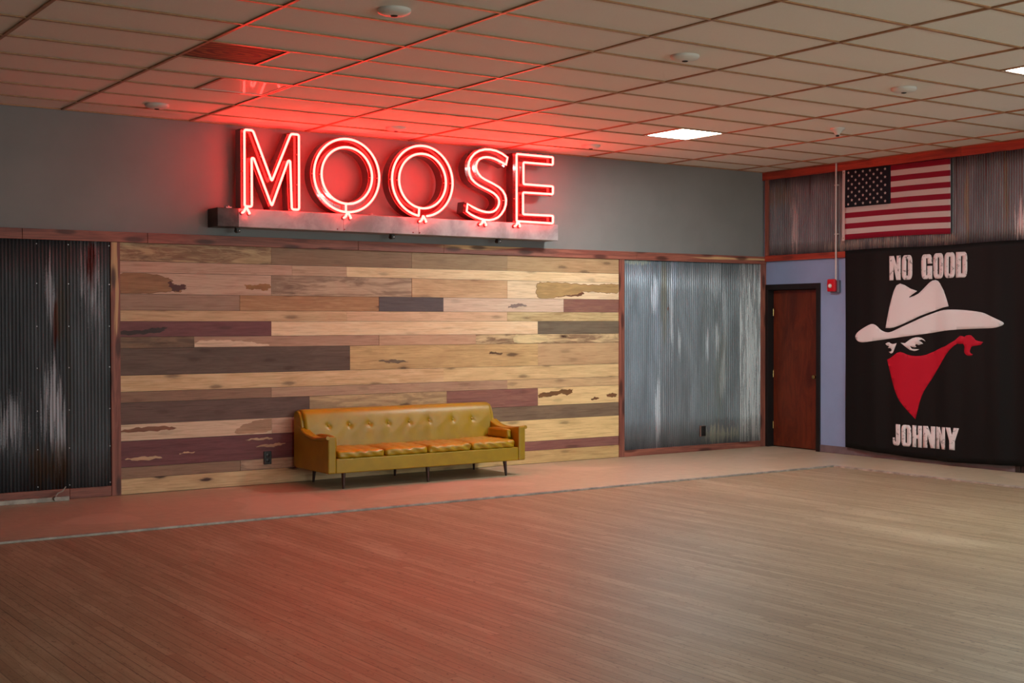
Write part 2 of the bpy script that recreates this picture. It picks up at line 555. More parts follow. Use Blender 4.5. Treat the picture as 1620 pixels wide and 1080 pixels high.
t = thing('ceiling_sprinkler', 'small white pendant ceiling sprinkler with dark tip near the flag', 'sprinkler', (-2.228, -3.20, H+.008))
bm = bmesh.new(); add_lathe(bm, (-2.228, -3.20, H), [(.075, .010), (.072, -.006), (.05, -.022), (.03, -.045), (.022, -.06)], 28); obj('cover_cone', bm, m_white, t, smooth=True)
bm = bmesh.new(); add_lathe(bm, (-2.228, -3.20, H), [(.016, -.058), (.018, -.074), (.010, -.078)], 16); obj('tip', bm, m_hole, t, smooth=True)

# ------------------------------------------------------------------ cedar trim
PX0, PX1 = -8.512, -2.473       # plank field
def board(n, b, m): return structure('trim_%d' % n, box(*b), m, bevel=.003)
rail_cuts = [XL, -11.9, -9.4, -8.25, -6.0, -4.95, -2.2, 0]
for k in range(len(rail_cuts)-1):
    board(3+k, (rail_cuts[k]+.0015, rail_cuts[k+1]-.0015, -.04-random.uniform(0, .003), -.001, 2.378, 2.474), m_cedar_x)
board(20, (-8.602, PX0, -.036, -.001, 0.001, 2.3775), m_cedar_z)
board(21, (PX1+.002, -2.395, -.036, -.001, 0.001, 2.3775), m_cedar_z)
board(22, (-.096, -.001, -.036, -.001, 0.001, 2.3775), m_cedar_z)
board(23, (XL, -8.99, -.034, -.001, 0.001, .098), m_cedar_x)
board(24, (-8.988, -8.604, -.034, -.001, 0.001, .096), m_cedar_x)
board(25, (-2.393, -.098, -.034, -.001, 0.001, .078), m_cedar_x)
# right wall boards
board(26, (-.042, -.001, -3.05, -.002, 3.468, 3.566), m_cedar_y)
board(27, (-.042, -.001, -6.3, -3.053, 3.468, 3.566), m_cedar_y)
board(28, (-.040, -.001, -.105, -.045, 2.486, 3.466), m_cedar_z)
board(29, (-.040, -.001, -4.96, -.045, 2.41, 2.484), m_cedar_y)

# ------------------------------------------------------------------ plank cladding
ROWZ = [2.378, 2.205, 2.096, 1.894, 1.741, 1.635, 1.488, 1.38, 1.125, .97, .868, .663, .505, .257, .150, .003]
XS = {'a': -7.785, 'b': -7.314, 'c': -6.976, 'd': -6.747, 'e': -6.556, 'f': -6.128, 'g': -6.091, 'h': -5.746, 'i': -5.343, 'j': -4.944, 'k': -4.903, 'l': -4.522, 'm': -4.095, 'n': -3.67, 'o': -3.3, 'z': PX1}
# (end, colour, streak colour, figure 0-1, knots 0-1)
PL = [
 [('c', (150,104,70), (206,170,118), .75, .5), ('i', (158,116,84), (140,98,70), .4, .2), ('m', (172,134,94), (154,114,80), .4, .2), ('z', (196,152,104), (176,132,88), .4, .6)],
 [('d', (206,158,130), (190,138,112), .3, .1), ('f', (208,166,132), (188,140,110), .3, .2), ('z', (236,194,140), (246,214,164), .5, .35)],
 [('c', (214,170,142), (200,150,122), .25, .1), ('i', (158,122,96), (214,176,140), .7, .5), ('m', (222,174,124), (196,146,98), .45, .4), ('z', (240,206,162), (226,186,140), .3, .2)],
 [('b', (176,134,108), (158,116,92), .3, .2), ('h', (196,142,92), (176,112,66), .5, .8), ('j', (96,80,82), (112,92,90), .3, .0), ('o', (226,192,164), (214,172,144), .4, .2), ('z', (160,104,84), (132,76,72), .5, .2)],
 [('f', (222,178,128), (206,154,106), .45, .5), ('m', (234,186,142), (220,164,118), .4, .3), ('z', (190,152,98), (226,196,136), .6, .5)],
 [('c', (134,70,70), (116,56,60), .5, .4), ('n', (240,196,146), (248,214,170), .5, .2), ('z', (124,104,82), (106,88,70), .45, .1)],
 [('a', (112,80,58), (150,112,78), .6, 1.), ('h', (194,144,114), (176,124,98), .3, .15), ('l', (212,160,122), (196,140,104), .3, .2), ('z', (150,112,80), (226,190,134), .9, 1.)],
 [('g', (112,82,66), (92,64,52), .45, .7), ('n', (218,174,110), (196,150,92), .55, .8), ('z', (208,162,112), (192,144,98), .35, .3)],
 [('j', (222,174,118), (238,198,146), .5, .6), ('z', (232,192,130), (216,170,112), .45, .6)],
 [('c', (158,112,84), (140,96,72), .35, .3), ('m', (184,138,108), (200,158,118), .5, .3), ('z', (218,174,120), (200,152,104), .4, .4)],
 [('e', (116,80,68), (98,66,56), .4, .4), ('k', (206,166,112), (150,112,78), .6, .8), ('n', (160,100,84), (136,80,74), .5, .3), ('z', (240,198,132), (228,184,118), .35, .3)],
 [('c', (228,188,152), (214,166,132), .25, .2), ('f', (206,156,128), (190,136,110), .4, .3), ('z', (136,108,82), (116,90,70), .5, .2)],
 [('f', (126,62,64), (106,48,54), .5, .2), ('z', (238,198,128), (224,180,112), .35, .5)],
 [('b', (162,118,88), (140,98,74), .45, .3), ('f', (190,148,116), (120,80,66), .55, .5), ('z', (156,94,82), (134,76,72), .5, .5)],
 [('h', (220,178,124), (204,156,104), .4, 1.), ('z', (214,172,106), (196,150,88), .5, .4)],
]
AA = lambda u, v: (lambda x: x)((u, v))
PATCH = [  # heartwood figures and bark edges in (x, z)
 ((176,118,72), .5, [(-8.50,2.085),(-8.2,2.08),(-8.03,2.04),(-8.0,1.985),(-7.9,1.97),(-7.93,1.925),(-8.05,1.925),(-8.25,1.905),(-8.5,1.90)]),
 ((110,52,44), .4, [(-8.04,2.02),(-7.97,1.99),(-7.88,1.985),(-7.87,1.95),(-7.95,1.925),(-8.02,1.95)]),
 ((180,116,58), .3, [(-7.26,1.985),(-7.2,2.0),(-7.13,1.995),(-7.06,2.015),(-6.99,2.0),(-6.98,1.965),(-7.06,1.945),(-7.14,1.955),(-7.22,1.955)]),
 ((198,152,88), .5, [(-3.67,2.06),(-3.5,2.08),(-3.2,2.072),(-2.9,2.06),(-2.68,2.072),(-2.476,2.066),(-2.476,1.985),(-2.65,1.975),(-2.82,1.985),(-3.02,1.985),(-3.06,1.945),(-3.22,1.945),(-3.42,1.915),(-3.66,1.905)]),
 ((120,70,42), .4, [(-3.0,1.955),(-3.06,1.975),(-3.12,1.945),(-3.25,1.938),(-3.42,1.912),(-3.3,1.925),(-3.1,1.93)]),
 ((236,196,162), .3, [(-7.78,1.43),(-7.6,1.45),(-7.35,1.443),(-7.15,1.42),(-7.03,1.387),(-7.78,1.385)]),
 ((132,84,42), .4, [(-3.66,.80),(-3.5,.815),(-3.28,.84),(-3.17,.825),(-3.22,.775),(-3.33,.79),(-3.5,.765),(-3.66,.76)]),
 ((134,82,44), .4, [(-2.66,.755),(-2.58,.775),(-2.5,.752),(-2.54,.725),(-2.62,.735)]),
 ((134,82,44), .4, [(-2.9,.715),(-2.82,.735),(-2.78,.72),(-2.84,.70)]),
 ((196,142,104), .5, [(-7.36,.56),(-7.29,.60),(-7.15,.64),(-6.98,.655),(-6.98,.535),(-7.32,.52)]),
 ((160,92,60), .5, [(-8.50,.61),(-8.3,.63),(-8.05,.63),(-7.98,.60),(-8.15,.59),(-8.5,.588)]),
 ((210,162,120), .3, [(-7.25,.455),(-7.1,.468),(-6.95,.462),(-7.05,.447)]),
 ((196,146,108), .3, [(-7.15,.385),(-7.0,.40),(-6.84,.405),(-6.95,.372)]),
 ((210,162,120), .3, [(-7.95,.362),(-7.86,.372),(-7.8,.366),(-7.9,.355)]),
 ((210,162,120), .3, [(-8.47,.335),(-8.25,.352),(-8.1,.335),(-8.3,.315)]),
 ((150,124,114), .4, [(-4.08,1.80),(-4.0,1.83),(-3.88,1.832),(-3.83,1.815),(-3.93,1.80),(-4.04,1.785)]),
 ((72,44,42), .5, [(-8.50,1.545),(-8.3,1.55),(-8.16,1.575),(-8.06,1.57),(-8.12,1.535),(-8.3,1.515),(-8.5,1.51)]),
 ((232,200,140), .4, [(-4.0,1.47),(-3.92,1.477),(-3.6,1.472),(-3.52,1.43),(-3.6,1.395),(-3.98,1.39)]),
 ((132,104,78), .5, [(-5.75,1.215),(-5.55,1.225),(-5.4,1.20),(-5.6,1.19)]),
 ((120,84,54), .4, [(-4.34,1.30),(-4.27,1.285),(-4.16,1.278),(-4.2,1.262),(-4.32,1.27)]),
]
t = NT('mixed_plank_wood')
a1 = t.add('ShaderNodeAttribute', attribute_name='plank_a'); a2 = t.add('ShaderNodeAttribute', attribute_name='plank_b'); a3 = t.add('ShaderNodeAttribute', attribute_name='plank_p')
sp3 = t.add('ShaderNodeSeparateColor'); t.link(a3.outputs['Color'], sp3.inputs[0])
seed, figure, knot = sp3.outputs[0], sp3.outputs[1], sp3.outputs[2]
off = t.add('ShaderNodeCombineXYZ'); t.link(t.math('MULTIPLY', seed, 57), off.inputs[0]); t.link(t.math('MULTIPLY', seed, 13), off.inputs[2])
big = t.noise(t.coords((.9, 1, 5.5), off=off.outputs[0]), 1.7, 4, .6, 1.2)
gr = t.noise(t.coords((1.5, 1, 40), off=off.outputs[0]), 1.8, 5, .65, .9)
mid = t.noise(t.coords((2.2, 1, 13), off=off.outputs[0]), 1.4, 5, .7, 1.6)
c = t.mix(t.math('MULTIPLY', t.ramp(big, .42, .58), figure), a1.outputs['Color'], a2.outputs['Color'])
c = t.mix(t.math('MULTIPLY', t.ramp(mid, .46, .62), t.math('MULTIPLY', figure, .55)), c, a2.outputs['Color'])
dk = t.mix(1.0, c, (.60, .52, .46, 1), 'MULTIPLY')
c = t.mix(t.math('MULTIPLY', t.ramp(gr, .42, .72), .7), c, dk)
vo = t.add('ShaderNodeTexVoronoi'); vo.inputs['Scale'].default_value = 1
vo.voronoi_dimensions = '2D'
sv = t.add('ShaderNodeSeparateXYZ'); t.link(t.coords((1.5, 1, 5), off=off.outputs[0]), sv.inputs[0]); cb = t.add('ShaderNodeCombineXYZ')
t.link(sv.outputs[0], cb.inputs[0]); t.link(sv.outputs[2], cb.inputs[1]); t.link(cb.outputs[0], vo.inputs['Vector'])
wob = t.math('ADD', vo.outputs['Distance'], t.math('MULTIPLY', t.math('SUBTRACT', mid, .5), .22))
kn = t.math('SUBTRACT', 1, t.ramp(wob, .04, .15))
c = t.mix(t.math('MULTIPLY', kn, knot), c, lin((70, 40, 28)))
halo = t.math('SUBTRACT', t.math('SUBTRACT', 1, t.ramp(wob, .12, .34)), kn, clamp=True)
c = t.mix(t.math('MULTIPLY', halo, t.math('MULTIPLY', knot, .35)), c, dk)
t.out(c, t.math('ADD', .46, t.math('MULTIPLY', gr, .2)), 0, .4)
t.bump(gr, .12, .002)
m_plank = t.m
bm = bmesh.new()
la = bm.verts.layers.float_color.new('plank_a'); lb = bm.verts.layers.float_color.new('plank_b'); lp = bm.verts.layers.float_color.new('plank_p')
def col_verts(vs, ca, cb, fig, kn):
    s = random.random()
    def soft(c):
        g = .3*c[0]+.6*c[1]+.1*c[2]
        return lin(tuple(min(255, (v*.80+g*.20)*1.03) for v in c))
    for v in vs: v[la] = soft(ca); v[lb] = soft(cb); v[lp] = (s, fig, kn, 1)
add = add_box(bm, PX0, PX1, -.006, -.001, .001, 2.3775)
col_verts(add[0], (40, 28, 20), (40, 28, 20), 0, 0)
front = {}
for r, row in enumerate(PL):
    x = PX0
    for e, ca, cb, fig, kn in row:
        x1 = XS[e]; th = .021+random.uniform(-.0025, .0025)
        vs, fs = add_box(bm, x+.001, x1-.001, -th, -.005, ROWZ[r+1]+.0016, ROWZ[r]-.0016)
        col_verts(vs, ca, cb, fig, kn)
        front[(r, x, x1)] = th
        x = x1
pn = 0
for ca, fig, poly in PATCH:
    pn += 1
    cx, cz = sum(p[0] for p in poly)/len(poly), sum(p[1] for p in poly)/len(poly)
    r = next(i for i in range(15) if ROWZ[i+1] <= cz <= ROWZ[i])
    th = max(v for k, v in front.items() if k[0] == r and k[1] <= cx <= k[2])
    sm = [p for p in smooth_path(poly, 8)]
    sm = [Vector((p.x+.010*math.sin(p.y*190+pn)+.006*math.sin(p.y*410+2*pn), p.y+.0045*math.sin(p.x*47+pn)+.003*math.sin(p.x*121+2*pn)+.002*math.sin(p.x*260))) for p in sm]
    x0, x1 = next((k[1], k[2]) for k in front if k[0] == r and k[1] <= cx <= k[2])
    sm = [Vector((min(max(p.x, x0+.003), x1-.003), min(max(p.y, ROWZ[r+1]+.004), ROWZ[r]-.004))) for p in sm]
    if fig >= .5 and pn < 6:
        n0 = len(bm.verts)
        rim = [Vector((min(max(p.x, x0+.002), x1-.002), min(max(p.y, ROWZ[r+1]+.003), ROWZ[r]-.003))) for p in offset_poly(sm, .006)]
        add_extrusion(bm, [rim], -th-.0004, -th+.002)
        bm.verts.ensure_lookup_table(); col_verts(bm.verts[n0:], (146, 100, 62), (120, 78, 50), .4, 0)
    n0 = len(bm.verts)
    add_extrusion(bm, [sm], -th-.0008-.0002*pn, -th+.002)
    bm.verts.ensure_lookup_table()
    col_verts(bm.verts[n0:], ca, tuple(int(v*.8) for v in ca), fig, .2)
structure('wall_back_cladding', bm, m_plank)

# ------------------------------------------------------------------ corrugated sheets
def corr_mat(name, base, blobs, vertical='x', streak=.4, rough=.5, tint=None):
    """galvanised sheet; blobs: (u, z, width, height, colour, amount, ragged)"""
    t = NT(name)
    ge = t.add('ShaderNodeNewGeometry'); sx = t.add('ShaderNodeSeparateXYZ'); t.link(ge.outputs['Position'], sx.inputs[0])
    u = sx.outputs[0 if vertical == 'x' else 1]; z = sx.outputs[2]
    cv = t.add('ShaderNodeCombineXYZ'); t.link(t.math('MULTIPLY', u, 52), cv.inputs[0]); t.link(t.math('MULTIPLY', z, 1.1), cv.inputs[1])
    st = t.noise(cv.outputs[0], 1.0, 4, .6, .2)
    cv2 = t.add('ShaderNodeCombineXYZ'); t.link(t.math('MULTIPLY', u, 6), cv2.inputs[0]); t.link(t.math('MULTIPLY', z, 1.0), cv2.inputs[1])
    bg = t.noise(cv2.outputs[0], .8, 5, .65, .3)
    fine = t.noise(t.coords(), 60, 4, .7)
    b = lin(base)
    st2 = t.ramp(st, .36, .64)
    c = t.mix(t.ramp(bg, .3, .7), tuple(.72*v for v in b[:3])+(1,), tuple(min(1, 1.2*v) for v in b[:3])+(1,))
    c = t.mix(t.math('MULTIPLY', t.ramp(fine, .4, .7), .25), c, tuple(.6*v for v in b[:3])+(1,))
    c = t.mix(t.math('MULTIPLY', t.ramp(st, .56, .72), streak), c, lin(tint or (168, 172, 178)))
    for bu, bz, w, h, cc, amt, rag in blobs:
        du = t.math('DIVIDE', t.math('SUBTRACT', u, bu), w); dz = t.math('DIVIDE', t.math('SUBTRACT', z, bz), h)
        d = t.math('SQRT', t.math('ADD', t.math('MULTIPLY', du, du), t.math('MULTIPLY', dz, dz)))
        d = t.math('ADD', d, t.math('MULTIPLY', t.math('SUBTRACT', st2, .5), rag*1.5))
        d = t.math('ADD', d, t.math('MULTIPLY', t.math('SUBTRACT', fine, .5), rag*1.0))
        k = t.math('SUBTRACT', 1, t.ramp(d, .45, 1.1))
        c = t.mix(t.math('MULTIPLY', k, amt), c, lin(cc))
    t.out(c, t.math('ADD', rough-.08, t.math('MULTIPLY', fine, .2)), .45, .5)
    return t.m
PITCH, AMP = .0318, .0058
def add_corr(bm, u0, u1, z0, z1, d0, vertical='x', nz=6, seg=8):
    n = max(4, int((u1-u0)/PITCH*seg))
    rows = []
    for j in range(nz+1):
        z = z0+(z1-z0)*j/nz
        row = []
        for i in range(n+1):
            u = u0+(u1-u0)*i/n
            d = d0+AMP*math.cos(2*PI*u/PITCH)
            row.append(bm.verts.new((u, -d, z) if vertical == 'x' else (-d, u, z)))
        rows.append(row)
    for j in range(nz):
        for i in range(n):
            bm.faces.new((rows[j][i], rows[j][i+1], rows[j+1][i+1], rows[j+1][i]))
def sheet(u0, u1, z0, z1, d0, mat, label, vertical='x', group=None):
    bm = bmesh.new(); add_corr(bm, u0, u1, z0, z1, d0, vertical)
    o = (((u0+u1)/2, -.001, z0) if vertical == 'x' else (-.001, (u0+u1)/2, z0))
    ob = obj('corrugated_sheet', bm, mat, origin=o, smooth=True, angle=80)
    so = ob.modifiers.new('thickness', 'SOLIDIFY'); so.thickness = .0008; so.offset = 0
    tag(ob, label, 'metal sheet', group)
    return ob
W_, B_, R_, O_ = (196, 196, 204), (150, 160, 180), (84, 26, 18), (96, 80, 58)
mA = corr_mat('galvanised_dark', (78, 81, 86), [(-9.12, .80, .10, .42, W_, .8, .8), (-9.14, 1.86, .045, .34, W_, .65, .7), (-9.105, 1.63, .030, .24, R_, .95, .5), (-9.06, 1.75, .05, .4, O_, .4, .6),
     (-9.5, .72, .11, .22, W_, .6, .9), (-9.15, .28, .2, .24, (86, 62, 40), .7, .6)], streak=.2)
mA0 = corr_mat('galvanised_dark_plain', (78, 81, 86), [], streak=.2)
mB = corr_mat('galvanised_rust', (92, 96, 101), [(-8.80, 2.12, .075, .34, W_, .55, .9), (-8.80, 2.15, .05, .22, R_, .95, 1.0), (-8.72, 1.75, .06, .3, W_, .3, .9), (-8.99, 1.1, .02, 2.4, (70, 58, 46), .5, .4)], streak=.25)
mC = corr_mat('galvanised_blue', (132, 142, 154), [(-1.90, 1.95, .055, .22, (206, 214, 230), .8, .5), (-1.86, 1.5, .04, .5, B_, .5, .8), (-1.845, .55, .035, .6, (206, 212, 224), .7, .8), (-2.2, 2.36, .25, .04, (190, 192, 176), .6, .5)], streak=.2)
mD = corr_mat('galvanised_stained', (126, 133, 142), [(-1.75, 1.98, .07, .6, (112, 108, 92), .7, .5), (-1.63, 1.8, .03, .45, (200, 206, 216), .6, .9), (-1.50, 1.36, .025, .26, (200, 206, 216), .75, .6), (-1.682, 1.79, .018, .03, (110, 60, 30), .95, .3), (-1.58, 2.2, .05, .3, B_, .5, .8)], streak=.45)
mE = corr_mat('galvanised_streaked', (122, 129, 135), [(-1.03, 1.34, .03, .2, (200, 206, 216), .7, .6), (-.86, 1.42, .04, .24, (206, 212, 220), .75, .6), (-.74, 1.8, .04, .5, (190, 196, 204), .5, .9), (-.76, .93, .06, .26, (196, 202, 208), .6, .8), (-.76, .19, .36, .10, (190, 190, 172), .55, .9), (-.8, 1.1, .12, .7, (104, 104, 92), .4, .6), (-.9, 2.2, .12, .3, (176, 182, 190), .5, .9)], streak=.35)
mF = corr_mat('galvanised_white_bloom', (140, 144, 148), [(-.26, 1.0, .2, 1.25, (208, 212, 216), .7, 1.6)], streak=.9, tint=(206, 208, 212))
ZT_ = 2.392
shA0 = sheet(-10.36, -9.64, .085, ZT_, .016, mA0, 'dark corrugated metal sheet at the far left edge of the photo')
shA = sheet(-9.66, -8.985, .085, ZT_, .0175, mA, 'dark corrugated metal sheet with a red rust streak, left of the wood planks')
shB = sheet(-9.005, -8.598, .085, ZT_, .0195, mB, 'narrow corrugated metal sheet with a rust patch at its top, beside the left cedar post')
shC = sheet(-2.400, -1.79, .065, ZT_, .016, mC, 'blue-grey corrugated metal sheet directly right of the wood planks')
shD = sheet(-1.81, -1.12, .065, ZT_, .0175, mD, 'stained corrugated metal sheet with pale streaks, just left of the low outlet')
shE = sheet(-1.14, -.44, .065, ZT_, .019, mE, 'grey corrugated metal sheet with a low outlet at its left edge')
shF = sheet(-.46, -.088, .065, ZT_, .0205, mF, 'whitish streaked corrugated metal sheet in the corner next to the door')
def screws(parent, xs, d):
    for x in xs:
        for z in (2.34, 1.98, 1.59, 1.21, .82, .47, .13):
            bm = bmesh.new()
            add_lathe(bm, (x, -d-AMP*math.cos(2*PI*x/PITCH)-.0005, z), [(.006, .001), (.006, -.002), (.003, -.004)], 10, 'y')
            obj('screw', bm, m_steel, parent, smooth=True)
screws(shA, [-9.270], .0175)
screws(shB, [-8.986, -8.614], .0195)
# upper right wall
G_ = (108, 102, 106)
uy = [-4.95, -4.30, -3.65, -3.00, -2.35, -1.70, -1.05, -.09]
ub = [
 [(-4.6, 2.8, .2, .3, (180, 160, 160), .4, .8)],
 [(-3.80, 2.70, .07, .22, (226, 200, 200), .8, .8), (-3.95, 3.0, .3, .5, (120, 104, 102), .3, .6)],  # pink-white blob: bright reflection painted into the sheet colour
 [(-3.36, 3.30, .012, .17, (88, 20, 22), .9, .3), (-3.61, 3.1, .05, .5, (112, 86, 54), .6, .6), (-3.12, 2.8, .03, .4, (134, 108, 78), .6, .8)],
 [(-2.98, 3.1, .02, .6, (70, 40, 36), .6, .5), (-2.8, 2.55, .3, .06, (170, 150, 140), .5, .9)],
 [(-2.0, 2.55, .3, .06, (170, 150, 140), .5, .9)],
 [(-1.4, 2.55, .3, .06, (170, 150, 140), .5, .9), (-1.32, 3.0, .06, .6, (150, 136, 132), .4, .8)],
 [(-.55, 2.95, .06, .35, (196, 168, 164), .5, 1.0), (-.3, 3.25, .3, .14, (120, 92, 70), .6, .8), (-.4, 3.42, .012, .2, (70, 40, 36), .7, .3), (-.8, 3.35, .012, .2, (70, 40, 36), .7, .3), (-.95, 3.0, .012, .5, (70, 40, 36), .6, .4)],
]
ulab = ['weathered corrugated sheet beyond the right edge of the photo, above the banner', 'weathered corrugated sheet with a painted pink-white reflection at the right edge of the photo',
        'weathered corrugated sheet with a dark red drip, right of the flag', 'weathered corrugated sheet behind the right end of the flag', 'weathered corrugated sheet behind the middle of the flag',
        'weathered corrugated sheet behind the starred end of the flag', 'weathered corrugated sheet above the door, left of the white conduit']
for k in range(7):
    sheet(uy[k]-.01, uy[k+1]+.01, 2.478, 3.474, .016+.0015*(k % 2), corr_mat('galvanised_weathered_%d' % k, G_, ub[k], 'y', streak=.4, tint=(168, 150, 148)), ulab[k], 'y')

# ------------------------------------------------------------------ outlets
def outlet(x, z, d, body, plate, label):
    t = thing('wall_outlet', label, 'outlet', (x, -d, z-.065))
    obj('cover_plate', box(x-.042, x+.042, -d-.012, -d, z-.066, z+.066), plate, t, bevel=.004)
    for dz in (-.026, .026):
        bm = bmesh.new(); add_lathe(bm, (x, -d-.0115, z+dz), [(.019, 0), (.019, -.004), (.016, -.005)], 20, 'y'); obj('socket', bm, body, t, smooth=True)
outlet(-7.027, .265, .0225, m_black_plastic, m_black_plastic, 'small black outlet low on the wood plank wall left of the sofa')
t = thing('wall_outlet', 'dark outlet box low on the grey corrugated sheet right of the sofa', 'outlet', (-1.124, -.014, .188))
obj('side_box', box(-1.166, -1.082, -.05, -.023, .186, .32), m_brown_plastic, t, bevel=.003)
obj('cover_plate', box(-1.162, -1.086, -.056, -.0495, .19, .316), m_black_plastic, t, bevel=.003)
for dz in (-.026, .026):
    bm = bmesh.new(); add_lathe(bm, (-1.124, -.0555, .253+dz), [(.019, 0), (.019, -.003), (.016, -.004)], 20, 'y'); obj('socket', bm, m_hole, t, smooth=True)

# metal rail lying on the floor at the left
t = thing('floor_rail', 'grey metal rail lying along the floor under the left corrugated sheets', 'metal rail', (-9.8, -.10, 0))
bm = bmesh.new(); add_box(bm, -11.2, -9.02, -.13, -.075, 0, .042); obj('bar', bm, m_alu, t, bevel=.004)
bm = bmesh.new(); add_cyl(bm, (-9.15, -.131, .03), (-9.15, -.165, .03), .022, .018, 18); obj('end_knob', bm, m_alu, t, smooth=True)
bm = bmesh.new(); add_tube(bm, [(-9.15, -.12, .04), (-9.12, -.12, .075), (-9.08, -.12, .09), (-9.05, -.12, .13)], .006, 8); obj('latch', bm, m_alu, t, smooth=True)

# ------------------------------------------------------------------ door
t = NT('mahogany_door')
n = t.noise(t.coords((2, 2, .7)), 2.2, 6, .7, 1.0); n2 = t.noise(t.coords((14, 14, 1.2)), 2, 5, .65, .5)
c = t.mix(t.ramp(n, .3, .7), lin((74, 26, 14)), lin((112, 46, 22)))
c = t.mix(t.math('MULTIPLY', t.ramp(n2, .45, .7), .45), c, lin((62, 20, 12)))
t.out(c, t.math('ADD', .28, t.math('MULTIPLY', n, .2)), 0, .5)
m_door = t.m
door = structure('door_1', box(.085, .125, -.905, -.085, .012, 2.035), m_door, bevel=.002)
bm = bmesh.new()
add_lathe(bm, (.085, -.835, .93), [(.032, 0), (.032, -.008), (.012, -.012), (.012, -.035), (.026, -.045), (.030, -.058), (.024, -.070), (.008, -.074)], 24, 'x')
obj('door_knob', bm, m_brass, door, smooth=True)
for z in (.28, .95, 1.75):
    bm = bmesh.new(); add_cyl(bm, (.082, -.081, z-.045), (.082, -.081, z+.045), .007, .007, 12); obj('hinge', bm, m_brass, door, smooth=True)
bm = bmesh.new()
FW = .05
add_box(bm, -.018, .14, DY1-.014, DY1+FW, .001, DZ+FW); add_box(bm, -.018, .14, DY0-FW, DY0+.014, .001, DZ+FW); add_box(bm, -.018, .14, DY0+.014, DY1-.014, DZ-.02, DZ+FW)
structure('door_1_frame', bm, m_black_frame, bevel=.002)
bm = bmesh.new(); add_box(bm, .14, .16, DY0, DY1, 0, DZ); structure('wall_closet', bm, m_hole)
# baseboard and the black frame at the right edge
structure('baseboard_right', box(-.012, -.001, -3.735, DY0-FW-.001, .001, .092), m_rubber, bevel=.003)
bm = bmesh.new()
add_box(bm, -.02, -.001, -3.80, -3.74, .001, 2.1); add_box(bm, -.02, -.001, -4.78, -4.72, .001, 2.1); add_box(bm, -.02, -.001, -4.72, -3.80, 2.04, 2.1)
structure('door_2_frame', bm, m_black_frame)
structure('door_2', box(-.012, -.001, -4.718, -3.802, .001, 2.038), m_black_frame)

# ------------------------------------------------------------------ alarm with conduit
t = thing('fire_alarm', 'red wall fire alarm with white strobe and thin conduit up to the ceiling', 'fire alarm', (0, -1.22, 1.99))
obj('back_box', box(-.045, 0, -1.295, -1.165, 1.985, 2.135), m_grey_box, t, bevel=.004)
obj('housing', box(-.095, -.045, -1.275, -1.150, 1.995, 2.150), m_red_plastic, t, bevel=.016)
bm = bmesh.new(); add_lathe(bm, (-.094, -1.205, 2.066), [(.026, 0), (.026, -.008), (.018, -.02), (.008, -.024)], 20, 'x'); obj('strobe_lens', bm, m_lens, t, smooth=True)
bm = bmesh.new(); add_cyl(bm, (-.055, -1.262, 2.130), (-.055, -1.262, H), .011, .011, 14); obj('conduit', bm, m_conduit, t, smooth=True)
for z in (2.7, 3.3):
    bm = bmesh.new(); add_box(bm, -.06, -.02, -1.285, -1.24, z-.008, z+.008); obj('strap', bm, m_conduit, t)

# ------------------------------------------------------------------ flag
def cloth_mat(name, c, rough=.8, distress=None, spec=.3):
    t = NT(name)
    w = t.noise(t.coords((1, 1, 1)), 220, 2, .5)
    cc = t.mix(t.math('MULTIPLY', t.ramp(w, .4, .7), .12), lin(c), tuple(.7*v for v in lin(c)[:3])+(1,))
    if distress:
        n = t.noise(t.coords((1, 1, 1)), 17, 6, .8)
        cc = t.mix(t.math('MULTIPLY', t.ramp(n, .565, .60), .8), cc, lin(distress))
    t.out(cc, rough, 0, spec)
    return t.m
m_fred = cloth_mat('flag_red', (126, 4, 36)); m_fwhite = cloth_mat('flag_white', (186, 172, 170)); m_fblue = cloth_mat('flag_blue', (10, 12, 24))
FY0, FY1, FZ0, FZ1 = -1.406, -2.922, 2.622, 3.468
def fsurf(y, z):
    s = (FY0-y)/(FY0-FY1); w = (FZ1-z)/(FZ1-FZ0)
    return -(.050 + .006*math.sin(9*s+2*w) + .004*math.sin(21*s+1))*1.0
def fz(y, z):   # slight sag to the fly end
    s = (FY0-y)/(FY0-FY1)
    return z-.012*s + .010*math.sin(PI*s)*(FZ1-z)/(FZ1-FZ0)
flag = thing('wall_flag', 'american flag with stars and stripes pinned high on the corrugated wall', 'flag', (0, -2.15, FZ0))
CY1, st = -2.062, (FZ1-FZ0)/13
bm = bmesh.new()
ny = 48
ys = [FY0+(FY1-FY0)*i/ny for i in range(ny+1)]
for k in range(13):
    z1, z0 = FZ1-k*st, FZ1-(k+1)*st
    for i in range(ny):
        if k < 7 and ys[i+1] > CY1-.012: continue
        q = [bm.verts.new((fsurf(y, z), y, fz(y, z))) for y, z in ((ys[i], z0), (ys[i+1], z0), (ys[i+1], z1), (ys[i], z1))]
        bm.faces.new(q).material_index = k % 2
bmesh.ops.remove_doubles(bm, verts=bm.verts, dist=.0005)
stripes = obj('stripes', bm, [m_fred, m_fwhite], flag, smooth=True)
so = stripes.modifiers.new('thickness', 'SOLIDIFY'); so.thickness = .0015
bm = bmesh.new()
cyy = [FY0+(CY1-.02-FY0)*i/18 for i in range(19)]
for i in range(18):
    for j in range(7):
        z1, z0 = FZ1-j*st, FZ1-(j+1)*st
        q = [bm.verts.new((fsurf(y, z)-.0012, y, fz(y, z))) for y, z in ((cyy[i], z0), (cyy[i+1], z0), (cyy[i+1], z1), (cyy[i], z1))]
        bm.faces.new(q)
bmesh.ops.remove_doubles(bm, verts=bm.verts, dist=.0005)
canton = obj('canton', bm, m_fblue, flag, smooth=True)
canton['label'] = 'dark blue field of white stars'
so = canton.modifiers.new('thickness', 'SOLIDIFY'); so.thickness = .001
CW, CH = FY0-CY1, 7*st
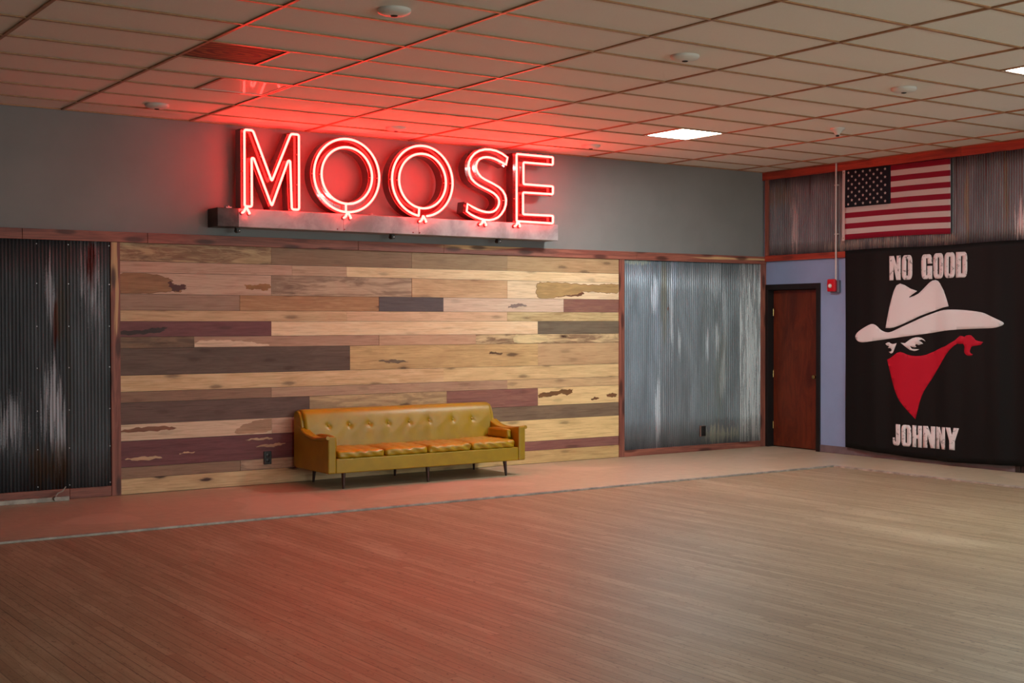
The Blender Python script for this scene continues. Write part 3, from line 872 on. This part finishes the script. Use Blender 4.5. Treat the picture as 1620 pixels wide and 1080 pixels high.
for r in range(9):
    for k in range(6 if r % 2 == 0 else 5):
        yc = FY0-CW*((k+.5)/6 if r % 2 == 0 else (k+1)/6); zc = FZ1-CH*(r+.5+.25)/9.5
        bm = bmesh.new()
        pts = []
        for q in range(10):
            R = .021 if q % 2 == 0 else .0085
            a = PI/2+q*PI/5
            y, z = yc+R*math.cos(a), zc+R*math.sin(a)
            pts.append(bm.verts.new((fsurf(y, z)-.004, y, fz(y, z))))
        ctr = bm.verts.new((fsurf(yc, zc)-.004, yc, fz(yc, zc)))
        for q in range(10): bm.faces.new((ctr, pts[q], pts[(q+1) % 10]))
        obj('star', bm, m_fwhite, canton)
bm = bmesh.new()
for j in range(13):
    z1, z0 = FZ1-j*st, FZ1-(j+1)*st
    q = [bm.verts.new((fsurf(FY0, z), y, fz(y, z))) for y, z in ((FY0+.042, z0-(.012 if j == 12 else 0)), (FY0, z0-(.012 if j == 12 else 0)), (FY0, z1), (FY0+.042, z1))]
    bm.faces.new(q)
hd = obj('heading_band', bm, m_fwhite, flag); so = hd.modifiers.new('thickness', 'SOLIDIFY'); so.thickness = .003
for z in (FZ1-.03, FZ0+.02):
    bm = bmesh.new(); add_lathe(bm, (fsurf(FY0, z)-.001, FY0+.021, fz(FY0, z)), [(.008, 0), (.008, -.003), (.004, -.003)], 14, 'x'); obj('grommet', bm, m_brass, flag, smooth=True)

# ------------------------------------------------------------------ banner
m_black_cloth = cloth_mat('black_banner_cloth', (5, 5, 6), .7, spec=.25)
m_print_white = cloth_mat('pink_white_print', (214, 206, 208), .7)
m_print_worn = cloth_mat('worn_white_print', (214, 206, 208), .7, distress=(40, 34, 36))
m_print_red = cloth_mat('red_print', (176, 2, 36), .7)
BY0, BY1 = -1.412, -3.93
def bsurf(y, z):
    s = -(y-BY0)
    w = min(1.0, (2.49-z)/1.2)
    f = .008*math.sin(s*11+.5*math.sin(z*1.3)) + .005*math.sin(s*19+1.3+.3*z) + .006*math.sin(s*5.1+2)
    k = 1.5+1.1*max(0, s-1.5)
    return -.062 + f*(.35+.65*w)*k*.8 - .004*math.sin(2.2*z)*w
def bbot(y):
    s = (BY0-y)
    return .098 - .055*math.sin(PI*min(1, s/1.7)*.5) + .035*max(0, (s-1.5))
banner = thing('wall_banner', 'large black cloth banner with white cowboy hat and red bandana print', 'banner', (0, -2.6, .06))
bm = bmesh.new()
ny, nz = 130, 34
R = []
for j in range(nz+1):
    R.append([])
    for i in range(ny+1):
        y = BY0+(BY1-BY0)*i/ny
        z1 = 2.489+.006*math.sin(i/ny*9); z0 = bbot(y)
        z = z0+(z1-z0)*j/nz
        R[-1].append(bm.verts.new((bsurf(y, z), y, z)))
for j in range(nz):
    for i in range(ny): bm.faces.new((R[j][i], R[j][i+1], R[j+1][i+1], R[j+1][i]))
cl = obj('cloth', bm, m_black_cloth, banner, smooth=True, angle=180); so = cl.modifiers.new('thickness', 'SOLIDIFY'); so.thickness = .002; so.offset = 0
def printed(name, shapes, mat, label=None, d=.0035):
    bm = bmesh.new()
    for loops in shapes:
        V, F = fill_faces(loops, .045)
        vv = [bm.verts.new((bsurf(v.x, v.y)-d, v.x, v.y)) for v in V]
        for f in F:
            bm.faces.new([vv[i] for i in f])
    for v in [v for v in bm.verts if not v.link_faces]: bm.verts.remove(v)
    o = obj(name, bm, mat, banner, smooth=True, angle=180)
    so = o.modifiers.new('thickness', 'SOLIDIFY'); so.thickness = .0012; so.offset = 0
    if label: o['label'] = label
    return o
crown = [(-2.028,1.55),(-2.05,1.665),(-2.081,1.797),(-2.11,1.885),(-2.148,1.985),(-2.19,2.049),(-2.243,2.069),(-2.306,2.05),(-2.389,2.006),(-2.482,1.978),(-2.475,1.972),(-2.42,1.942),(-2.368,1.91),(-2.375,1.905),(-2.44,1.922),(-2.502,1.947),(-2.55,1.985),(-2.604,2.034),(-2.65,2.073),(-2.684,2.091),(-2.728,2.098),(-2.765,2.085),(-2.793,2.058),(-2.853,1.97),(-2.893,1.879),(-2.922,1.796),(-2.84,1.783),(-2.765,1.764),(-2.645,1.73),(-2.524,1.691),(-2.42,1.65),(-2.318,1.61),(-2.235,1.58),(-2.15,1.557),(-2.09,1.549)]
brim = smooth_path([(-1.575,1.448),(-1.604,1.492),(-1.693,1.546),(-1.826,1.596),(-1.902,1.581),(-1.968,1.527),(-2.043,1.50),(-2.129,1.512),(-2.359,1.598),(-2.605,1.691),(-2.805,1.748),(-2.961,1.759),(-3.154,1.749),(-3.342,1.724),(-3.453,1.686),(-3.58,1.635),(-3.623,1.603),(-3.59,1.575),(-3.49,1.553),(-3.249,1.545),(-2.923,1.527),(-2.565,1.481),(-2.15,1.432),(-1.76,1.383),(-1.649,1.381),(-1.593,1.409)], 3)
printed('printed_hat', [[crown], [brim]], m_print_white, 'white printed cowboy hat')
band = [(-2.051,1.178),(-2.10,1.20),(-2.151,1.229),(-2.205,1.262),(-2.256,1.273),(-2.30,1.262),(-2.34,1.246),(-2.40,1.232),(-2.464,1.228),(-2.535,1.232),(-2.606,1.246),(-2.70,1.282),(-2.806,1.324),(-2.963,1.392),(-3.01,1.417),(-3.04,1.445),(-3.069,1.466),(-3.10,1.462),(-3.117,1.456),(-3.13,1.457),(-3.145,1.468),(-3.18,1.475),(-3.212,1.473),(-3.249,1.444),(-3.27,1.42),(-3.30,1.41),(-3.365,1.40),(-3.334,1.368),(-3.29,1.36),(-3.25,1.355),(-3.225,1.35),(-3.212,1.335),(-3.197,1.298),(-3.21,1.272),(-3.241,1.263),(-3.225,1.25),(-3.203,1.246),(-3.17,1.247),(-3.146,1.256),(-3.128,1.275),(-3.123,1.296),(-3.125,1.32),(-3.127,1.345),(-3.118,1.366),(-3.107,1.378),(-3.07,1.376),(-3.031,1.377),(-2.99,1.35),(-2.944,1.31),(-2.895,1.255),(-2.846,1.192),(-2.785,1.115),(-2.728,1.04),(-2.675,.965),(-2.628,.902),(-2.58,.83),(-2.547,.765),(-2.52,.69),(-2.497,.61),(-2.466,.498),(-2.41,.545),(-2.363,.586),(-2.305,.64),(-2.248,.7),(-2.205,.76),(-2.173,.817),(-2.145,.88),(-2.12,.952),(-2.077,1.089)]
printed('printed_bandana', [[band]], m_print_red, 'red printed bandana with knot')
eL = [(-2.026,1.365),(-2.05,1.378),(-2.076,1.383),(-2.10,1.37),(-2.129,1.363),(-2.16,1.366),(-2.197,1.374),(-2.172,1.324),(-2.14,1.266),(-2.12,1.252),(-2.104,1.25),(-2.076,1.27),(-2.10,1.274),(-2.119,1.288),(-2.11,1.305),(-2.097,1.314),(-2.061,1.317),(-2.082,1.334),(-2.048,1.344)]
eR = [(-2.256,1.381),(-2.319,1.375),(-2.381,1.417),(-2.42,1.435),(-2.463,1.444),(-2.505,1.445),(-2.545,1.438),(-2.575,1.42),(-2.596,1.397),(-2.57,1.41),(-2.545,1.418),(-2.504,1.408),(-2.54,1.392),(-2.566,1.371),(-2.535,1.364),(-2.504,1.354),(-2.474,1.367),(-2.453,1.353),(-2.474,1.333),(-2.443,1.327),(-2.41,1.334),(-2.385,1.344),(-2.395,1.325),(-2.412,1.31),(-2.46,1.308),(-2.515,1.307),(-2.48,1.293),(-2.443,1.285),(-2.381,1.298),(-2.329,1.331)]
printed('printed_eyes', [[eL], [eR]], m_print_white, 'white printed eyes')
# lettering in heavy condensed capitals; unit box, x to the right
def rr(x0, x1, y0, y1, r, n=4, corners=(1, 1, 1, 1)):
    pts = []
    for (cx, cy, a0, k) in ((x1-r, y1-r, 0, corners[0]), (x0+r, y1-r, 90, corners[1]), (x0+r, y0+r, 180, corners[2]), (x1-r, y0+r, 270, corners[3])):
        if not k:
            pts.append({0: (x1, y1), 90: (x0, y1), 180: (x0, y0), 270: (x1, y0)}[a0]); continue
        for i in range(n+1):
            a = math.radians(a0+90*i/n); pts.append((cx+r*math.cos(a), cy+r*math.sin(a)))
    return pts
GL = {
 'N': [[(0,0),(.36,0),(.36,.55),(.37,.55),(.62,0),(1,0),(1,1),(.64,1),(.64,.62),(.63,.62),(.40,1),(0,1)]],
 'O': [rr(0,1,0,1,.26), rr(.43,.57,.16,.84,.06)],
 'D': [rr(0,1,0,1,.26,4,(1,0,0,1)), rr(.45,.57,.16,.84,.05)],
 'G': [rr(0,1,0,1,.26)[:5]+rr(0,1,0,1,.26)[5:15]+[(.55,0),(.62,.07),(.66,0),(1,0),(1,.53),(.53,.53),(.53,.53),(.53,.16),(.44,.16),(.44,.84),(.56,.84),(.56,.62),(1,.62)]],
 'J': [[(.42,1),(.42,.20),(.36,.16),(.28,.20),(.28,.36),(0,.36),(0,.16),(.08,.05),(.25,0),(.70,0),(.88,.05),(1,.20),(1,1)]],
 'H': [[(0,0),(.42,0),(.42,.40),(.58,.40),(.58,0),(1,0),(1,1),(.58,1),(.58,.56),(.42,.56),(.42,1),(0,1)]],
 'Y': [[(.29,0),(.71,0),(.71,.40),(1,1),(.62,1),(.51,.68),(.49,.68),(.38,1),(0,1),(.29,.40)]],
}
def glyph(ch, y0, y1, z0, z1):
    out = []
    for L in GL[ch]:
        pts = []
        for p in L:
            q = (y0+(y1-y0)*p[0], z0+(z1-z0)*p[1])
            if not pts or (abs(pts[-1][0]-q[0])+abs(pts[-1][1]-q[1])) > 1e-5: pts.append(q)
        out.append(pts)
    return out
printed('printed_lettering', [glyph('N', -2.083, -2.252, 2.11, 2.395), glyph('O', -2.268, -2.414, 2.11, 2.396), glyph('G', -2.541, -2.684, 2.11, 2.394), glyph('O', -2.697, -2.845, 2.112, 2.399), glyph('O', -2.857, -3.003, 2.114, 2.401), glyph('D', -3.012, -3.161, 2.114, 2.400)], m_print_worn, 'worn white lettering NO GOOD')
printed('printed_lettering', [glyph('J', -2.137, -2.257, .176, .426), glyph('O', -2.273, -2.408, .176, .426), glyph('H', -2.422, -2.555, .177, .428), glyph('N', -2.570, -2.726, .180, .430), glyph('N', -2.741, -2.883, .181, .432), glyph('Y', -2.893, -3.063, .185, .434)], m_print_worn, 'worn white lettering JOHNNY')

# ------------------------------------------------------------------ neon sign
NEON = 42.0
t = NT('red_neon_gas')
t.out((.8, .2, .15, 1), .3)
t.b.inputs['Emission Color'].default_value = (1.0, .0185, .0155, 1); t.b.inputs['Emission Strength'].default_value = NEON
m_neon = t.m
t = NT('galvanised_raceway')
n = t.noise(t.coords((1, 1, 1)), 3, 5, .65, .5); n2 = t.noise(t.coords((1, 1, 1)), 40, 3, .6)
t.out(t.mix(t.ramp(n, .3, .7), lin((128, 122, 122)), lin((176, 170, 172))), t.math('ADD', .36, t.math('MULTIPLY', n, .22)), .35)
t.bump(n2, .08, .002)
m_race = t.m
m_race_dark = paint('dark_raceway_end', (66, 60, 58), .5, .2, 8, metal=.4)
m_can = paint('maroon_enamel_letter', (52, 8, 12), .10, .1, 6, coat=.5)
m_electrode = paint('red_electrode_boot', (120, 20, 20), .4, .1)
m_glass = paint('clear_glass_post', (220, 190, 180), .1, .02)
TYN = -.278                      # plane of the tubes
CF, CB = -.228, -.098            # front and back of the letter cans
RZ0, RZ1, RX0, RX1, RY = 2.552, 2.732, -7.635, -3.550, -.25
sign = thing('neon_sign', 'red glowing neon sign reading MOOSE on a long metal raceway', 'neon sign', ((RX0+RX1)/2, 0, RZ0))
bm = bmesh.new(); add_box(bm, RX0+.215, RX1, RY, -.001, RZ0, RZ1); race = obj('raceway', bm, m_race, sign, bevel=.004)
bm = bmesh.new(); add_box(bm, RX0, RX0+.214, RY, -.001, RZ0, RZ1); obj('end_section', bm, m_race_dark, sign, bevel=.004)['label'] = 'dark end section of the raceway'
for x in (-6.28, -5.39):
    bm = bmesh.new()
    add_box(bm, x-.0015, x+.0015, RY-.001, RY, RZ0+.004, RZ1-.004)
    for dx in (-.07, .01): add_cyl(bm, (x+dx, RY-.006, RZ0+.02), (x+dx, RY, RZ0+.02), .007, .007, 10)
    obj('seam', bm, m_electrode, race)
for x in (-7.39, -5.66, -4.31):
    bm = bmesh.new(); add_box(bm, x-.02, x+.02, -.17, -.13, RZ0-.045, RZ0); add_cyl(bm, (x, -.185, RZ0-.03), (x, -.12, RZ0-.03), .022, .022, 14)
    obj('bracket', bm, m_race_dark, sign)
    bm = bmesh.new(); add_lathe(bm, (x+.004, -.186, RZ0-.03), [(.009, 0), (.009, -.006), (.004, -.009)], 12, 'y'); obj('bolt', bm, m_steel, sign, smooth=True)
for x in (-7.51, -5.93):
    bm = bmesh.new(); add_box(bm, x-.03, x+.03, RY+.02, RY+.06, RZ1, RZ1+.012); add_cyl(bm, (x, RY+.04, RZ1+.01), (x, RY+.04, RZ1+.022), .012, .012, 10); obj('clip', bm, m_race, sign)

def letter(label, loops2d, tubes, elec, supports, closed):
    """loops2d: can outline loops; tubes: polylines in (x, z)"""
    bm = bmesh.new(); add_extrusion(bm, loops2d, CF, CB)
    can = obj('channel_letter', bm, m_can, sign, bevel=.003)
    can['label'] = label
    for pl, cl_ in zip(tubes, closed):
        bm = bmesh.new()
        add_tube(bm, [(p[0], p[2] if len(p) > 2 else TYN, p[1]) for p in pl], .0118, 8, cl_)
        o = obj('neon_tube', bm, m_neon, can, smooth=True, angle=60)
    tx = sum(e[0] for e in elec)/len(elec)
    for x, z in elec:
        bm = bmesh.new(); add_cyl(bm, (x, RY+.002, z), (x, RY-.018, z), .021, .017, 16); obj('electrode_boot', bm, m_electrode, can, smooth=True)
        bm = bmesh.new(); add_tube(bm, [(x, RY-.016, z), (x, TYN-.004, z), (x+(tx-x)*.3, TYN-.012, z+.012), (tx, TYN-.004, z+.062)], .0118, 8); obj('tube_end', bm, m_neon, can, smooth=True)
    for x, z in supports:
        bm = bmesh.new(); add_cyl(bm, (x, CF+.002, z), (x, TYN+.010, z), .0045, .0045, 8); obj('tube_support', bm, m_glass, can, smooth=True)
    return can
# M
Mo = [(-7.368,2.752),(-7.368,3.495),(-7.279,3.495),(-7.082,3.012),(-6.876,3.493),(-6.789,3.493),(-6.789,2.746),(-6.868,2.746),(-6.884,3.225),(-6.907,3.225),(-7.083,2.768),(-7.271,3.225),(-7.293,3.225),(-7.293,2.752)]
letter('letter M', [offset_poly([(p[0], max(p[1], 2.752)) for p in Mo], .018)], [[tuple(p) for p in fillet(Mo, .022, 4)]], [(-7.390, 2.690), (-7.318, 2.686)], [(-6.789, 3.30), (-6.789, 3.0), (-7.368, 3.1), (-7.18, 3.252), (-6.98, 3.252)], [True])
# O, O
def ring(cx, cz, r, a0=0, a1=360, n=56):
    return [(cx+r*math.cos(math.radians(a0+(a1-a0)*i/n)), cz+r*math.sin(math.radians(a0+(a1-a0)*i/n))) for i in range(n+1)]
for cx, cz, lab, gap in ((-6.252, 3.120, 'first letter O', 0), (-5.356, 3.118, 'second letter O', 7)):
    Ro, Ri = .372, .288
    co_ = ring(cx, cz, Ro+.02)[:-1]; ci_ = ring(cx, cz, Ri-.02)[:-1]
    g0 = 270-gap/2
    if gap:
        tb = [ring(cx, cz, Ro, 270+gap, 270+360-gap), [(cx-.045, cz-Ri+.0), (cx-.05, cz-Ro)], ring(cx, cz, Ri)[:-1]]
        cl_ = [False, False, True]
    else:
        tb = [ring(cx, cz, Ro)[:-1], [(cx-.015, cz-Ri), (cx-.015, cz-Ro)], ring(cx, cz, Ri)[:-1]]
        cl_ = [True, False, True]
    letter(lab, [co_, ci_], tb, [(cx-.035, 2.690), (cx+.04, 2.690)], [(cx+Ro, cz), (cx-Ro, cz), (cx+Ri, cz), (cx-Ri, cz)], cl_)
# S
So = [(-4.267,3.443),(-4.34,3.481),(-4.417,3.506),(-4.495,3.515),(-4.566,3.511),(-4.640,3.491),(-4.699,3.457),(-4.745,3.41),(-4.772,3.363),(-4.782,3.318),(-4.779,3.274),(-4.764,3.22),(-4.74,3.177),(-4.698,3.142),(-4.647,3.114),(-4.575,3.087),(-4.499,3.060),(-4.452,3.040),(-4.418,3.017),(-4.392,2.990),(-4.380,2.960),(-4.383,2.922),(-4.398,2.890),(-4.424,2.858),(-4.459,2.838),(-4.503,2.828),(-4.554,2.828),(-4.608,2.836),(-4.661,2.850),(-4.730,2.876),(-4.793,2.906),
      (-4.804,2.824),(-4.75,2.792),(-4.688,2.768),(-4.629,2.751),(-4.567,2.742),(-4.505,2.742),(-4.446,2.755),(-4.392,2.780),(-4.350,2.817),(-4.312,2.868),(-4.292,2.922),(-4.287,2.972),(-4.298,3.023),(-4.330,3.071),(-4.377,3.107),(-4.445,3.138),(-4.513,3.163),(-4.570,3.184),(-4.62,3.210),(-4.658,3.248),(-4.68,3.292),(-4.681,3.332),(-4.666,3.371),(-4.635,3.402),(-4.593,3.420),(-4.545,3.428),(-4.499,3.427),(-4.443,3.418),(-4.39,3.402),(-4.34,3.384),(-4.288,3.362)]
letter('letter S', [offset_poly([(p[0], max(p[1], 2.752)) for p in So], .018)], [So], [(-4.628, 2.690), (-4.553, 2.686)], [(-4.782, 3.318), (-4.287, 2.972), (-4.658, 3.248), (-4.392, 2.99)], [True])
# E
Eo = [(-4.145,2.746),(-4.145,3.492),(-3.643,3.490),(-3.645,3.405),(-4.052,3.405),(-4.052,3.162),(-3.643,3.160),(-3.645,3.072),(-4.058,3.070),(-4.058,2.826),(-3.643,2.828),(-3.645,2.742)]
letter('letter E', [offset_poly([(p[0], max(p[1], 2.752)) for p in Eo], .018)], [[tuple(p) for p in fillet(Eo, .014, 3)]], [(-4.168, 2.690), (-4.100, 2.690)], [(-4.145, 3.3), (-4.145, 3.0), (-3.75, 3.492), (-3.75, 3.07), (-3.75, 2.745)], [True])

# ------------------------------------------------------------------ sofa
t = NT('mustard_vinyl')
n = t.noise(t.coords((1, 1, 1)), 5, 4, .6); w = t.noise(t.coords((1, 1, 1)), 120, 3, .6); wr = t.noise(t.coords((2, 2, 3.5)), 7, 4, .6, 1.5)
t.out(t.mix(t.ramp(n, .3, .7), lin((150, 120, 0)), lin((164, 134, 2))), t.math('ADD', .33, t.math('MULTIPLY', wr, .14)), 0, .6)
t.bump(t.math('ADD', t.math('MULTIPLY', w, .1), wr), .05, .010)
m_vin = t.m
SX0, SX1 = -6.765, -4.437
sofa = thing('sofa', 'long mustard yellow vinyl sofa with buttoned back against the plank wall', 'sofa', ((SX0+SX1)/2, -.45, 0))
obj('seat_frame', box(SX0+.088, SX1-.088, -.85, -.10, .157, .298), m_vin, sofa, bevel=.010)
# arms: side panel with scooped top
def arm(s):
    x_out, x_in = (SX0, SX0+.086) if s < 0 else (SX1, SX1-.086)
    sg = -1 if s < 0 else 1
    prof = [(-.855, .157), (-.855, .520), (-.80, .514), (-.70, .500), (-.60, .493), (-.50, .496), (-.40, .512), (-.33, .536), (-.28, .56), (-.20, .60), (-.11, .60), (-.11, .157)]
    bm = bmesh.new()
    A = [bm.verts.new((x_out, y, z)) for y, z in prof]; B = [bm.verts.new((x_in, y, z)) for y, z in prof]
    bm.faces.new(A); bm.faces.new(B[::-1])
    for i in range(len(prof)): bm.faces.new((A[i], A[(i+1) % len(prof)], B[(i+1) % len(prof)], B[i]))
    a = obj('arm', bm, m_vin, sofa, bevel=.014)
    bm = bmesh.new()
    add_tube(bm, [(x_out+sg*.004, y, z-.013) for y, z in prof[1:9]], .019, 12)
    obj('arm_roll', bm, m_vin, a, smooth=True)
    return a
arm(-1); arm(1)
# tufted back
BTN_X = [-6.472, -6.238, -6.003, -5.778, -5.528, -5.280, -4.986, -4.743]
BTN_Z = .578
BX0, BX1 = -6.735, -4.468
def back_prof(v):
    """v 0..1 from the seat up the front, over the top, to the rear"""
    pts = [(-.345, .28), (-.335, .36), (-.315, .45), (-.298, .54), (-.275, .62), (-.250, .685), (-.222, .722), (-.185, .742), (-.14, .744), (-.095, .735), (-.072, .705), (-.066, .60), (-.066, .40), (-.066, .17)]
    f = v*(len(pts)-1); i = min(int(f), len(pts)-2); k = f-i
    p = [Vector(pts[min(max(i+q, 0), len(pts)-1)]) for q in (-1, 0, 1, 2)]
    return .5*((2*p[1])+(-p[0]+p[2])*k+(2*p[0]-5*p[1]+4*p[2]-p[3])*k*k+(-p[0]+3*p[1]-3*p[2]+p[3])*k**3)
bm = bmesh.new()
nu, nv = 200, 84
R = []
for i in range(nu+1):
    u = i/nu
    R.append([])
    for j in range(nv+1):
        p = back_prof(j/nv)
        x = BX0+(BX1-BX0)*u
        y, z = p.x, p.y
        # soft rounding towards the two ends
        e = min(u, 1-u)*(BX1-BX0)
        if e < .03:
            k = 1-math.sqrt(max(0, 1-(1-e/.03)**2))
            if y < -.15: y += .022*k
            z -= .010*k if z > .6 else 0
        if j/nv < .62:
            for bx in BTN_X:
                dx, dz = (x-bx), (z-BTN_Z)
                d = math.hypot(dx, dz)
                y += .016*math.exp(-(d/.024)**2)+.008*math.exp(-((dx/.065)**2+(dz/.05)**2))
                y += .002*math.exp(-(dx/.012)**2)*math.exp(-((dz-.03)/.06)**2)*(1 if dz > 0 else .6)
            y += -.006*math.sin(PI*min(1, max(0, (z-.3)/.42)))
            y += .0012*math.sin(x*37+3*math.sin(z*17))*math.exp(-((z-.5)/.16)**2)
        R[-1].append(bm.verts.new((x, y, z)))
for i in range(nu):
    for j in range(nv): bm.faces.new((R[i][j], R[i+1][j], R[i+1][j+1], R[i][j+1]))
bm.faces.new(R[0]); bm.faces.new(R[-1][::-1])
bm.faces.new([R[i][0] for i in range(nu+1)]+[R[i][-1] for i in range(nu, -1, -1)])
back = obj('backrest', bm, m_vin, sofa, smooth=True, angle=50)
for bx in BTN_X:
    bm = bmesh.new()
    add_lathe(bm, (bx, -.271, BTN_Z), [(.013, .012), (.015, .002), (.013, -.006), (.008, -.010), (.002, -.0115)], 18, 'y')
    obj('button', bm, m_vin, back, smooth=True, angle=80)
# end panels closing the back at each side, with the welt line
for x0, x1 in ((SX0+.002, BX0+.012), (BX1-.012, SX1-.002)):
    prof = [(-.315, .30), (-.275, .52), (-.240, .635), (-.208, .695), (-.18, .722), (-.14, .732), (-.10, .724), (-.078, .69), (-.075, .17), (-.315, .17)]
    bm = bmesh.new()
    A = [bm.verts.new((x0, y, z)) for y, z in prof]; B = [bm.verts.new((x1, y, z)) for y, z in prof]
    bm.faces.new(A); bm.faces.new(B[::-1])
    for i in range(len(prof)): bm.faces.new((A[i], A[(i+1) % len(prof)], B[(i+1) % len(prof)], B[i]))
    obj('end_panel', bm, m_vin, sofa, bevel=.010)
def soft_box(x0, x1, y0, y1, z0, z1, nx, ny, nz, r, puff, seed, wrinkle=.004):
    """pillow-like rounded box"""
    rnd = random.Random(seed); ph = [rnd.uniform(0, 6.28) for _ in range(8)]
    bm = bmesh.new()
    bmesh.ops.create_cube(bm, size=2)
    bmesh.ops.subdivide_edges(bm, edges=bm.edges, cuts=max(nx, ny, nz), use_grid_fill=True)
    hx, hy, hz = (x1-x0)/2, (y1-y0)/2, (z1-z0)/2
    for v in bm.verts:
        c = v.co
        P = Vector((c.x*hx, c.y*hy, c.z*hz))
        q = Vector((max(-hx+r, min(hx-r, P.x)), max(-hy+r, min(hy-r, P.y)), max(-hz+r, min(hz-r, P.z))))
        d = P-q
        if d.length > 1e-6: P = q+d.normalized()*min(d.length, r)
        kx, ky, kz = 1-c.x**2, 1-c.y**2, 1-c.z**2
        P.z += puff*kx*ky*(1 if c.z > 0 else .1)*abs(c.z)
        P.x += .25*puff*ky*kz*c.x; P.y += .5*puff*kx*kz*c.y
        ww = wrinkle*(math.sin(P.x*31+ph[0]+2*math.sin(P.y*19+ph[1]))*math.sin(P.y*23+ph[2])+.7*math.sin(P.x*57+P.z*60+ph[3]))
        if c.z > .2: P.z += ww
        if c.y < -.9: P.y += 1.6*wrinkle*math.sin(P.x*44+P.z*75+ph[4])+.5*wrinkle*math.sin(P.x*83-P.z*50+ph[5])
        v.co = P+Vector(((x0+x1)/2, (y0+y1)/2, (z0+z1)/2))
    return bm
cuts = [-6.655, -6.128, -5.630, -5.104, -4.555]
for i in range(4):
    bm = soft_box(cuts[i]+.006, cuts[i+1]-.006, -.842, -.335, .292, .372+(.006 if i == 3 else 0), 22, 22, 22, .028, .020, i, .0035+.001*(i >= 2))
    obj('seat_cushion', bm, m_vin, sofa, smooth=True, angle=180)
for x0, x1, k in ((-6.668, -6.605, 11), (-4.592, -4.535, 12)):
    bm = soft_box(x0, x1, -.73, -.36, .384, (.505 if k == 11 else .482), 14, 14, 14, .018, .012, k, .002)
    obj('arm_cushion', bm, m_vin, sofa, smooth=True, angle=180)
for x, y, dx, dy in ((-6.575, -.80, -.005, -.010), (-5.620, -.80, 0, -.012), (-4.668, -.80, .010, -.012), (-6.56, -.14, -.01, .012), (-5.62, -.14, 0, .012), (-4.63, -.14, .01, .012)):
    bm = bmesh.new(); add_cyl(bm, (x, y, .160), (x+dx, y+dy, 0), .022, .011, 16); obj('leg', bm, m_leg, sofa, smooth=True)

# ------------------------------------------------------------------ world: a closed room
w = bpy.data.worlds.new('world'); sc.world = w; w.use_nodes = True
w.node_tree.nodes['Background'].inputs[0].default_value = (0, 0, 0, 1)
